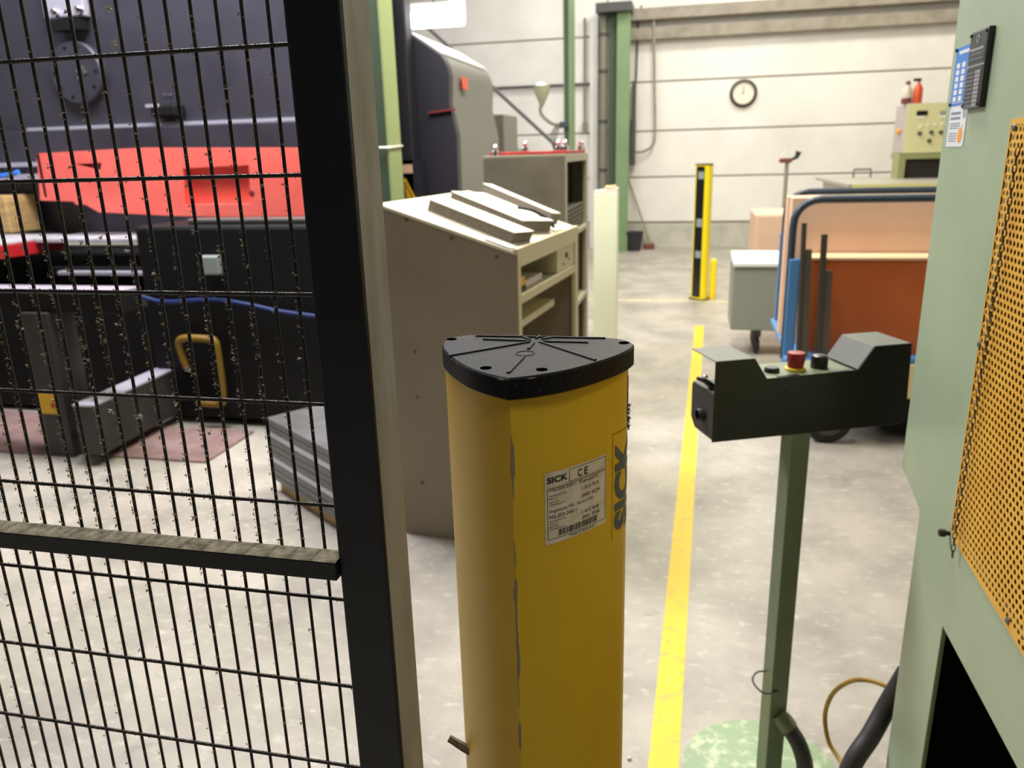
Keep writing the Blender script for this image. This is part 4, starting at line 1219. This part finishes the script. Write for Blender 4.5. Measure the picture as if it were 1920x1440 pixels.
# under frame: rails, leg with warning sticker, foot beam
uz = onY(130, 540, 3.45)
uf = pm
bx('cross_rail', 'machine_dark', uf, -5.2, onY(262, 545, 3.45).x, 3.30, 3.46, uz.z - 0.10, uz.z - 0.0, bevel=0.004)
bx('cross_rail_top', 'silver', uf, -5.2, onY(262, 545, 3.45).x, 3.302, 3.458, uz.z, uz.z + 0.012)
r0, r1 = onY(112, 512, 4.3), onY(268, 514, 4.3)
bx('guide_bar', 'silver', uf, r0.x, r1.x, 4.28, 4.33, r0.z - 0.012, r0.z + 0.014, bevel=0.004)
bx('guide_bar_rest', 'machine_dark', uf, r0.x - 0.1, r1.x + 0.05, 4.33, 4.79, r0.z - 0.02, r0.z + 0.03)
lx0, lx1 = onZ(93, 855).x, onZ(140, 858).x
leg = bx('leg', 'leg_grey', uf, lx0, lx1, 3.277, 3.46, 0, uz.z - 0.10, bevel=0.004)
h0, h1 = onY(70, 775, 3.27), onY(104, 736, 3.27)
hz = bx('hazard_sticker', 'warn_yellow', leg, max(h0.x, lx0 + 0.002), h0.x + (h1.x - h0.x), 3.272, 3.2768, h0.z, h1.z)
bx('hazard_mark', 'warn_red', hz, h1.x - 0.045, h1.x - 0.012, 3.269, 3.272, h0.z + 0.035, h0.z + 0.06)
p0f, p1f = onZ(152, 760, 0.33), onZ(318, 686, 0.33)
dF = (p1f - p0f).normalized(); nF = Vector((dF.y, -dF.x, 0))
lenF = (p1f - p0f).length
MB().obox(p0f - nF * 0.05 - Vector((0, 0, 0.33 - 0.06)), dF * lenF, nF * 0.12, Vector((0, 0, 0.26))).build('foot_beam', 'leg_grey', uf, bevel=0.004)
MB().obox(p0f - nF * 0.052 - Vector((0, 0, 0.008)), dF * lenF, nF * 0.124, Vector((0, 0, 0.010))).build('foot_beam_top', 'silver', uf)
# yellow guard hoop, white junction box, blue cable
G = lambda px, py: onY(px, py, MBY - 0.06)
tag(MB().tube(smoothpath([G(372, 755), G(412, 757), G(418, 740), G(408, 660), G(402, 640), G(390, 636), G(348, 634), G(336, 642), G(340, 662), G(350, 690)], 5), 0.022, 8).build('guard_hoop', 'yellow_dull', smooth=60), 'yellow bent tube hoop in the dark under the machine', 'hoop')
j0, j1 = onY(386, 513, MBY), onY(416, 478, MBY)
jb = bx('junction_box', 'lens_grey', None, j0.x, j1.x, MBY - 0.05, MBY - 0.001, j0.z, j1.z, bevel=0.01)
tag(jb, 'small pale grey box on the black machine base', 'junction box')
m = MB().tube(smoothpath([onY(265, 556, MBY - 0.03), onY(310, 566, MBY - 0.03), onY(400, 562, MBY - 0.03), onY(470, 572, MBY - 0.03), onY(520, 583, MBY - 0.03), onY(600, 594, MBY - 0.03), onY(640, 597, MBY - 0.03)]), 0.012, 8)
tag(m.build('blue_cable', 'blue_cable', smooth=60), 'blue cable sagging along the black machine base', 'cable')
e0_, e1_ = onY(330, 424, MBY), onY(600, 424, MBY)
bx('clamp_rail', 'steel', pm, e0_.x, e1_.x, MBY + 0.1, MBY + 0.2, e0_.z + 0.001, e0_.z + 0.03, bevel=0.01)
# floor plates
for x0, x1, y0, y1, lb in ((-3.15, -2.40, 3.31, 3.78, 'brown steel floor plate in front of the slanting foot'), (-4.3, -3.36, 3.28, 3.9, 'brown steel floor plate left of the grey leg')):
    tag(bx('floor_plate', 'plate_brown', None, x0, x1, y0, y1, 0.0, 0.012, bevel=0.003), lb, 'plate')
# sheet stack on timber
s0_, s1_ = onZ(520, 922), onZ(640, 1003)
dS = (s1_ - s0_).normalized(); nS = Vector((-dS.y, dS.x, 0))
if nS.y < 0: nS = -nS
stk = thing('sheet_stack', 'stack of grey metal sheets on timber leaning out behind the fence post', 'sheet stack', s0_ + dS * 0.3)
Ls, Ws = 0.60, 0.45
for k in range(3):
    MB().obox(s0_ + nS * (0.02 + k * 0.17), dS * Ls, nS * 0.08, Vector((0, 0, 0.055))).build('timber', 'wood', stk, bevel=0.003)
zk = 0.057
for k in range(10):
    h = 0.028
    off = random.uniform(-0.006, 0.006)
    MB().obox(s0_ - dS * (0.02 + off) + Vector((0, 0, zk)), dS * Ls, nS * (Ws + off), Vector((0, 0, h))).build('sheet', 'silver' if k in (3, 7) else 'sheet_grey', stk, bevel=0.002)
    zk += h + 0.003

# ------------------------------------------------------------------ black tower at the machine's right end
TY = 5.9
T = lambda px, py: (lambda p: (p.x, p.z))(onY(px, py, TY))
tw = pm
outl_ = [T(745, -60), T(766, 60), T(800, 82), T(826, 100)] + [T(*p) for p in bez((826, 100), (838, 112), (842, 140), 5)[1:]] + [T(842, 190), T(856, 250), T(862, 420)]
base_l, base_r = T(745, 420)[0], T(862, 420)[0]
outl_ += [(base_r, 0.0), (base_l, 0.0)]
MB().prism(outl_, XZ(TY), 0, 0.10).build('front_face', 'tower_dark', tw, bevel=0.01)
def shiftT(pts, dx): return [(x + dx, z) for x, z in pts]
side = [T(766, 62), T(800, 84), T(826, 102)] + [T(*p) for p in bez((826, 102), (838, 114), (842, 142), 5)[1:]] + [T(842, 192), T(856, 252), T(862, 420), (base_r, 0.0), (base_l, 0.0)]
MB().prism(side, XZ(TY + 0.10), 0, 1.25).build('hood', 'machine_grey', tw, smooth=40)
pA_, pB_ = T(766, 62), T(826, 100)
MB().prism([pA_, pB_, (pB_[0] + 0.002, pB_[1] + 0.014), (pA_[0], pA_[1] + 0.014)], XZ(TY + 0.02), 0, 1.33).build('hood_top', 'machine_top_lit', tw)
bx('upright', 'tower_dark', tw, onY(746, 200, TY - 0.15).x, onY(769, 200, TY - 0.15).x, TY - 0.15, TY - 0.001, 0.0, 3.0, bevel=0.01)
rx = T(858, 200)[0]
s_p = onX(873, 157, T(846, 160)[0] + 0.012)
MB().box(T(846, 160)[0] + 0.002, T(846, 160)[0] + 0.012, s_p.y - 0.07, s_p.y + 0.07, s_p.z - 0.045, s_p.z + 0.045).build('red_sticker', 'bottle_orange', tw, bevel=0.002)
r_p, r_q = onY(805, 211, TY), onY(855, 205, TY)
MB().obox(Vector((r_p.x, TY - 0.03, r_p.z - 0.01)), (r_q.x - r_p.x, 0, 0.02), (0, 0.03, 0), (0, 0, 0.012)).build('red_strip', 'skirt_inner', tw)
SYT = TY - 0.15
w0p, w1p = onY(752, 325, SYT), onY(773, 308, SYT)
bx('type_plate', 'peach', tw, w0p.x - 0.03, w1p.x, SYT - 0.008, SYT - 0.001, w0p.z, w1p.z)
T2 = lambda px, py: (lambda p: (p.x, p.z))(onY(px, py, SYT))
wt = [T2(738, 376), T2(782, 376), T2(760, 334)]
bx('sign_holder', 'tower_dark', tw, T2(736, 376)[0], T2(790, 376)[0], SYT, TY - 0.002, T2(760, 385)[1], T2(760, 300)[1])
tri_ = MB().prism(wt, XZ(SYT - 0.01), 0, 0.009).build('warning_sign', 'warn_yellow', tw)
cz = ((wt[0][0] + wt[1][0] + wt[2][0]) / 3, (wt[0][1] + wt[1][1] + wt[2][1]) / 3)
t_in = [inset(p, cz, 0.78) for p in wt]; t_in2 = [inset(p, cz, 0.66) for p in wt]
MB().prism(t_in, XZ(SYT - 0.012), 0, 0.002, holes=[t_in2]).build('warning_border', 'ink', tri_)
MB().prism([(cz[0] - 0.008, cz[1] - 0.03), (cz[0] + 0.012, cz[1] - 0.03), (cz[0] + 0.004, cz[1] + 0.05), (cz[0] - 0.012, cz[1] + 0.05)], XZ(SYT - 0.012), 0, 0.002).build('warning_mark', 'ink', tri_)
g0_, g1_ = onY(921, 290, 7.4), onY(944, 214, 7.4)
tag(bx('control_cabinet', 'machine_grey', None, g0_.x - 0.25, g1_.x, 7.4, 8.0, 0.0, g1_.z, bevel=0.01), 'plain grey cabinet standing behind the dark machine tower', 'cabinet')

# fluorescent lamp hanging over the tower
LYY = 6.6
f0, f1 = onY(640, 52, LYY), onY(868, 33, LYY)
fl = thing('tube_lamp', 'bright fluorescent tube lamp hanging above the black machine tower', 'lamp', (f1.x, LYY, f1.z), 'fluorescent lamps')
bx('housing', 'bin_lid', fl, f1.x - 1.4, f1.x - 0.1, LYY - 0.04, LYY + 0.08, f1.z + 0.06, f1.z + 0.12, bevel=0.005)
MB().tube([(f1.x - 1.4, LYY, f1.z), (f1.x, LYY, f1.z)], 0.06, 14).build('tube', 'tube_white', fl, smooth=60)
bx('end_cap', 'tube_white', fl, f1.x - 0.10, f1.x, LYY - 0.05, LYY + 0.09, f1.z - 0.02, f1.z + 0.14, bevel=0.02)
bx('ballast', 'pipe_grey', fl, f1.x - 1.3, f1.x - 0.15, LYY, LYY + 0.06, f1.z + 0.16, f1.z + 0.20)
for dx in (0.25, 1.2):
    MB().tube([(f1.x - dx, LYY + 0.02, f1.z + 0.1), (f1.x - dx, LYY + 0.02, 5.5)], 0.006, 6).build('suspension', 'pipe_dark', fl)

# ------------------------------------------------------------------ blue cart with orange board
CY0 = 4.10
XL = onY(1488, 500, CY0).x
ct = thing('blue_cart', 'blue tube cart carrying peach sheets behind an orange side board', 'cart', (1.3, 4.6, 0))
zd = 0.47
bx('deck_frame', 'cart_blue', ct, XL, 2.6, CY0 - 0.02, 5.0, zd - 0.03, zd, bevel=0.005)
bx('deck', 'wood_pale', ct, XL + 0.40, 2.6, CY0 - 0.025, 5.0, 0.26, zd - 0.032, bevel=0.005)
def hoop(Y_, pxl, pyt, material, name):
    xl = onY(pxl, 480, Y_).x
    zt2 = onY(1600, pyt, Y_).z
    pts_ = [(xl, Y_, zd - 0.02), (xl, Y_, zt2 - 0.14)] + [(xl + 0.12 - 0.12 * math.cos(t), Y_, zt2 - 0.12 + 0.12 * math.sin(t)) for t in [math.pi / 2 * k / 6 for k in range(1, 7)]] + [(2.5, Y_, zt2)]
    return MB().tube(pts_, 0.019, 12).build(name, material, ct, smooth=60)
hoop(CY0, 1483, 373, 'cart_dark', 'hoop')
hoop(4.95, 1468, 358, 'cart_dark', 'hoop')
bx('corner_post', 'cart_blue', ct, XL - 0.025, XL + 0.03, CY0 - 0.025, CY0 + 0.02, 0.40, 0.96, bevel=0.006)
x_h = onY(1467, 480, 4.95).x
bx('corner_post', 'cart_blue', ct, x_h - 0.02, x_h + 0.03, 4.94, 4.98, 0.40, 1.0, bevel=0.006)
ox0 = onY(1517, 540, CY0 + 0.05).x
bx('orange_board', 'orange_board', ct, ox0, 2.5, CY0 + 0.05, CY0 + 0.075, zd, onY(1600, 488, CY0 + 0.05).z, bevel=0.003)
bx('under_cart_shade', 'machine_dark', ct, 1.02, 2.55, CY0 + 0.10, 4.95, 0.05, 0.258)  # added dark box, stands in for the shadow under the cart
for wx in (0.735, 2.2):
    for wy in (4.0 + 0.10, 4.85):
        w_ = MB().lathe([(0.06, 0.0), (0.108, 0.004), (0.122, 0.018), (0.122, 0.042), (0.108, 0.056), (0.06, 0.060)], (wx, wy - 0.03, 0.122), (0, 1, 0), 28).build('wheel', 'tire', ct, smooth=40)
        MB().lathe([(0.075, -0.004), (0.075, 0.004), (0.03, 0.006), (0.022, 0.012)], (wx, wy - 0.03, 0.122), (0, -1, 0), 20).build('hub', 'hub', w_, smooth=40)
        bx('fork', 'cart_dark', w_, wx - 0.03, wx + 0.03, wy - 0.045, wy + 0.045, 0.244, 0.262)
# peach sheets stacked upright on the cart
pz = onY(1600, 367, 4.45).z
px0 = onY(1482, 430, 4.35).x
for k, (dy, hh, sh_) in enumerate(((0.0, pz, 0), (0.10, pz - 0.01, 0.03), (0.20, pz - 0.005, 0.0))):
    tag(bx('peach_board', 'peach', None, px0 + sh_, 2.4, 4.35 + dy, 4.44 + dy, zd + 0.001, hh, bevel=0.004),
        ('front', 'middle', 'rearmost')[k] + ' thick peach coloured board standing upright on the blue cart', 'board', 'peach boards on the cart')
bx('board_ledge', 'peach_light', ct, ox0, 2.45, CY0 + 0.045, 4.34, onY(1600, 488, CY0 + 0.05).z + 0.001, onY(1600, 488, CY0 + 0.05).z + 0.012)
# metal bars standing at the cart's left end
for k, (pa, pb, w, mt, lb, Y_) in enumerate((((1508, 418), (1497, 655), 9, 'rod_dark', 'thinnest and tallest dark steel bar standing leftmost at the cart', 4.035),
                                    ((1515, 467), (1507, 655), 13, 'rod_grey', 'pale grey steel bar leaning right of the tallest one', 4.065),
                                    ((1546, 439), (1534, 655), 11, 'rod_dark', 'dark round steel tube with shiny end standing third from the left', 4.05),
                                    ((1553, 507), (1546, 655), 14, 'rod_grey', 'short grey steel bar at the right end of the group by the orange board', 4.075))):
    a_, b_ = onY(pa[0], pa[1], Y_), onY(pb[0], pb[1], Y_)
    d_ = (b_ - a_).normalized()
    e_ = a_ + d_ * ((a_.z - 0.475) / -d_.z)
    r_ = w / 2 * 4.1 / 1460
    if k in (0, 2):
        o_ = MB().tube([e_, a_], r_, 12).build('steel_bar', mt, smooth=60)
    else:
        o_ = MB().obox(e_ - Vector((r_, 0.01, 0)), (2 * r_, 0, 0), (0, 0.02, 0), a_ - e_).build('steel_bar', mt, bevel=0.002)
    tag(o_, lb, 'steel bar', 'steel bars by the cart')
sup = bx('bar_rest', 'cart_blue', ct, XL - 0.02, 0.70, 4.0, CY0 - 0.02, zd - 0.03, zd, bevel=0.003)

# grey lidded trolley
TRY = 5.85
g0t, g1t = onY(1369, 620, TRY), onY(1495, 484, TRY)
bn = thing('lidded_trolley', 'grey sheet metal trolley with bright lid on castors', 'trolley', ((g0t.x + g1t.x) / 2, TRY + 0.2, 0))
zt3 = onY(1420, 500, TRY).z
bx('body', 'bin_grey', bn, g0t.x, g0t.x + 0.62, TRY, TRY + 0.45, 0.20, zt3, bevel=0.01)
xl_ = onY(1375, 500, TRY).x
MB().prism([(TRY - 0.02, zt3), (TRY - 0.02, zt3 + 0.03), (TRY + 0.46, zt3 + 0.06), (TRY + 0.46, zt3)], lambda u, v, t: Vector((xl_ + t, u, v)), 0, 0.60).build('lid', 'bin_lid', bn, bevel=0.005)
for wx in (g0t.x + 0.20, g0t.x + 0.52):
    for wy in (TRY + 0.12, TRY + 0.38):
        w_ = MB().lathe([(0.03, 0.0), (0.065, 0.004), (0.07, 0.015), (0.065, 0.028), (0.03, 0.032)], (wx - 0.016, wy, 0.07), (1, 0.15, 0), 20).build('castor', 'tire', bn, smooth=40)
        MB().obox((wx - 0.03, wy - 0.02, 0.13), (0.06, 0, 0), (0, 0.05, 0), (0, 0, 0.07)).build('castor_fork', 'pipe_dark', w_)
# peach block further back
k0, k1 = onY(1412, 470, 6.9), onY(1470, 388, 6.9)
tag(bx('foam_block', 'peach', None, onY(1415, 450, 6.9).x, onY(1415, 450, 6.9).x + 0.55, 6.9, 7.6, 0.0, onY(1440, 402, 6.9).z, bevel=0.02), 'large peach coloured block standing behind the grey trolley', 'block')
# pedestal with red device
ps = onY(1476, 300, 9.8)
pd = thing('coat_stand', 'thin grey pole with red and white device on top in front of the wall', 'stand', (ps.x, 9.8, 0))
MB().tube([(ps.x, 9.8, 0.02), (ps.x, 9.8, ps.z)], 0.022, 8).build('pole', 'wall_gap', pd, smooth=60)
MB().lathe([(0.18, 0), (0.17, 0.02), (0.03, 0.03)], (ps.x, 9.8, 0), n=20).build('foot', 'rail_grey', pd)
bx('red_clamp', 'broom_red', pd, ps.x - 0.085, ps.x + 0.05, 9.75, 9.85, ps.z - 0.03, ps.z + 0.02, bevel=0.01)
MB().tube([(ps.x - 0.07, 9.8, ps.z), (ps.x - 0.02, 9.8, ps.z + 0.13), (ps.x + 0.03, 9.8, ps.z + 0.02)], 0.010, 8).build('bracket', 'paper_white', pd)
MB().tube([(ps.x + 0.04, 9.8, ps.z), (ps.x + 0.10, 9.8, ps.z + 0.03), (ps.x + 0.12, 9.8, ps.z + 0.09)], [0.015, 0.025, 0.035], 8).build('knob', 'bucket_dark', pd)

# ------------------------------------------------------------------ oven bench with control panel
OY = 8.5
ov = thing('oven_bench', 'grey flat topped bench with yellow striped front edge at the back right', 'bench', (2.4, 9.4, 0))
ox = onY(1590, 350, OY).x
oz = onY(1640, 345, OY).z
MB().prism([(ox, OY), (ox - 0.03, 10.5), (3.6, 10.5), (3.6, OY)], XY(0), oz - 0.03, oz).build('top', 'oven_grey', ov)
MB().prism([(ox + 0.05, OY + 0.05), (ox + 0.05, 10.4), (3.5, 10.4), (3.5, OY + 0.05)], XY(0), 0.0, oz - 0.03).build('body', 'oven_grey', ov)
bx('edge_strip', 'oven_trim', ov, ox + 0.04, 3.6, OY - 0.012, OY - 0.001, oz - 0.035, oz - 0.002)
bx('edge_strip', 'oven_trim', ov, ox + 0.06, 3.6, OY - 0.01, OY + 0.049, oz - 0.13, oz - 0.095)
hx = onY(1600, 315, 10.35)
MB().tube([(hx.x, 10.3, oz), (hx.x, 10.3, oz + 0.09), (hx.x + 0.19, 10.3, oz + 0.09), (hx.x + 0.19, 10.3, oz)], 0.012, 8).build('handle', 'pipe_dark', ov)
PY_ = 9.7
n0, n1 = onY(1692, 290, PY_), onY(1770, 193, PY_)
zpb = onY(1730, 287, PY_).z; zpt = onY(1730, 193, PY_).z
cpn = thing('switch_cabinet', 'cream switch cabinet with dials mounted above the grey bench', 'cabinet', (n0.x + 0.4, PY_, oz))
bx('cabinet', 'panel_side', cpn, n0.x, n0.x + 1.1, PY_ + 0.012, PY_ + 0.5, zpb, zpt, bevel=0.01)
fp_ = bx('front', 'panel_cream', cpn, n0.x + 0.004, n0.x + 1.09, PY_, PY_ + 0.0115, zpb + 0.004, zpt - 0.004)
bx('support', 'panel_green', cpn, n0.x - 0.03, n0.x + 1.1, PY_, PY_ + 0.4, zpb - 0.06, zpb - 0.001)
bx('support_leg', 'panel_green', cpn, n0.x - 0.03, n0.x + 0.04, PY_, PY_ + 0.3, oz + 0.0, zpb - 0.061)
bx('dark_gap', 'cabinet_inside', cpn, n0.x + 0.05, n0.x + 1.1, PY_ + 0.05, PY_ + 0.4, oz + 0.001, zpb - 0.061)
for (px, py, w, h, mt) in ((1729, 212, 16, 7, 'window_black'), (1770, 211, 12, 5, 'lens_grey'), (1727, 220, 12, 3, 'paper_white'), (1769, 219, 12, 4, 'paper_white')):
    c = onY(px, py, PY_ - 0.004); k_ = 9.9 / 1460
    bx('display', mt, fp_, c.x - w * k_ / 2, c.x + w * k_ / 2, PY_ - 0.008, PY_ - 0.0005, c.z - h * k_ / 2, c.z + h * k_ / 2)
for (px, py) in ((1724, 250), (1746, 248), (1764, 248), (1742, 264)):
    c = onY(px, py, PY_)
    MB().lathe([(0.022, 0), (0.020, 0.02), (0.006, 0.022)], c, (0, -1, 0), 14).build('dial', 'pipe_dark', fp_, smooth=40)
for (px, py) in ((1726, 237), (1740, 234), (1753, 234), (1766, 233)):
    c = onY(px, py, PY_)
    MB().lathe([(0.015, 0), (0.013, 0.01)], c, (0, -1, 0), 12).build('lamp_button', 'paper_white', fp_, smooth=40)
MB().lathe([(0.03, 0), (0.03, 0.03)], onY(1686, 247, PY_ + 0.2), (-1, 0, 0), 14).build('side_switch', 'orange_print', cpn)
c = onY(1720, 192, PY_ + 0.1)
bo = thing('spray_bottle', 'orange spray bottle with black trigger standing on the cream switch cabinet', 'bottle', (c.x, PY_ + 0.12, zpt))
MB().lathe([(0.045, 0), (0.048, 0.01), (0.048, 0.15), (0.03, 0.19), (0.014, 0.21), (0.014, 0.23)], (c.x, PY_ + 0.12, zpt), n=20).build('bottle', 'bottle_orange', bo, smooth=40)
MB().obox((c.x - 0.06, PY_ + 0.10, zpt + 0.23), (0.08, 0, 0), (0, 0.03, 0), (0, 0, 0.03)).build('trigger', 'window_black', bo, bevel=0.006)
c = onY(1700, 192, PY_ + 0.1)
b2 = thing('white_bottle', 'white and red bottle with brown cap standing at the left end of the switch cabinet', 'bottle', (c.x, PY_ + 0.12, zpt))
MB().lathe([(0.052, 0.06), (0.054, 0.10), (0.048, 0.15), (0.022, 0.19), (0.020, 0.21)], (c.x, PY_ + 0.12, zpt), n=20).build('bottle', 'bottle_white', b2, smooth=40)
MB().lathe([(0.050, 0.0), (0.054, 0.01), (0.054, 0.06)], (c.x, PY_ + 0.12, zpt), n=20).build('base_band', 'broom_red', b2, smooth=40)
MB().lathe([(0.024, 0.20), (0.024, 0.235)], (c.x, PY_ + 0.12, zpt), n=16).build('cap', 'broom_red', b2, smooth=40)
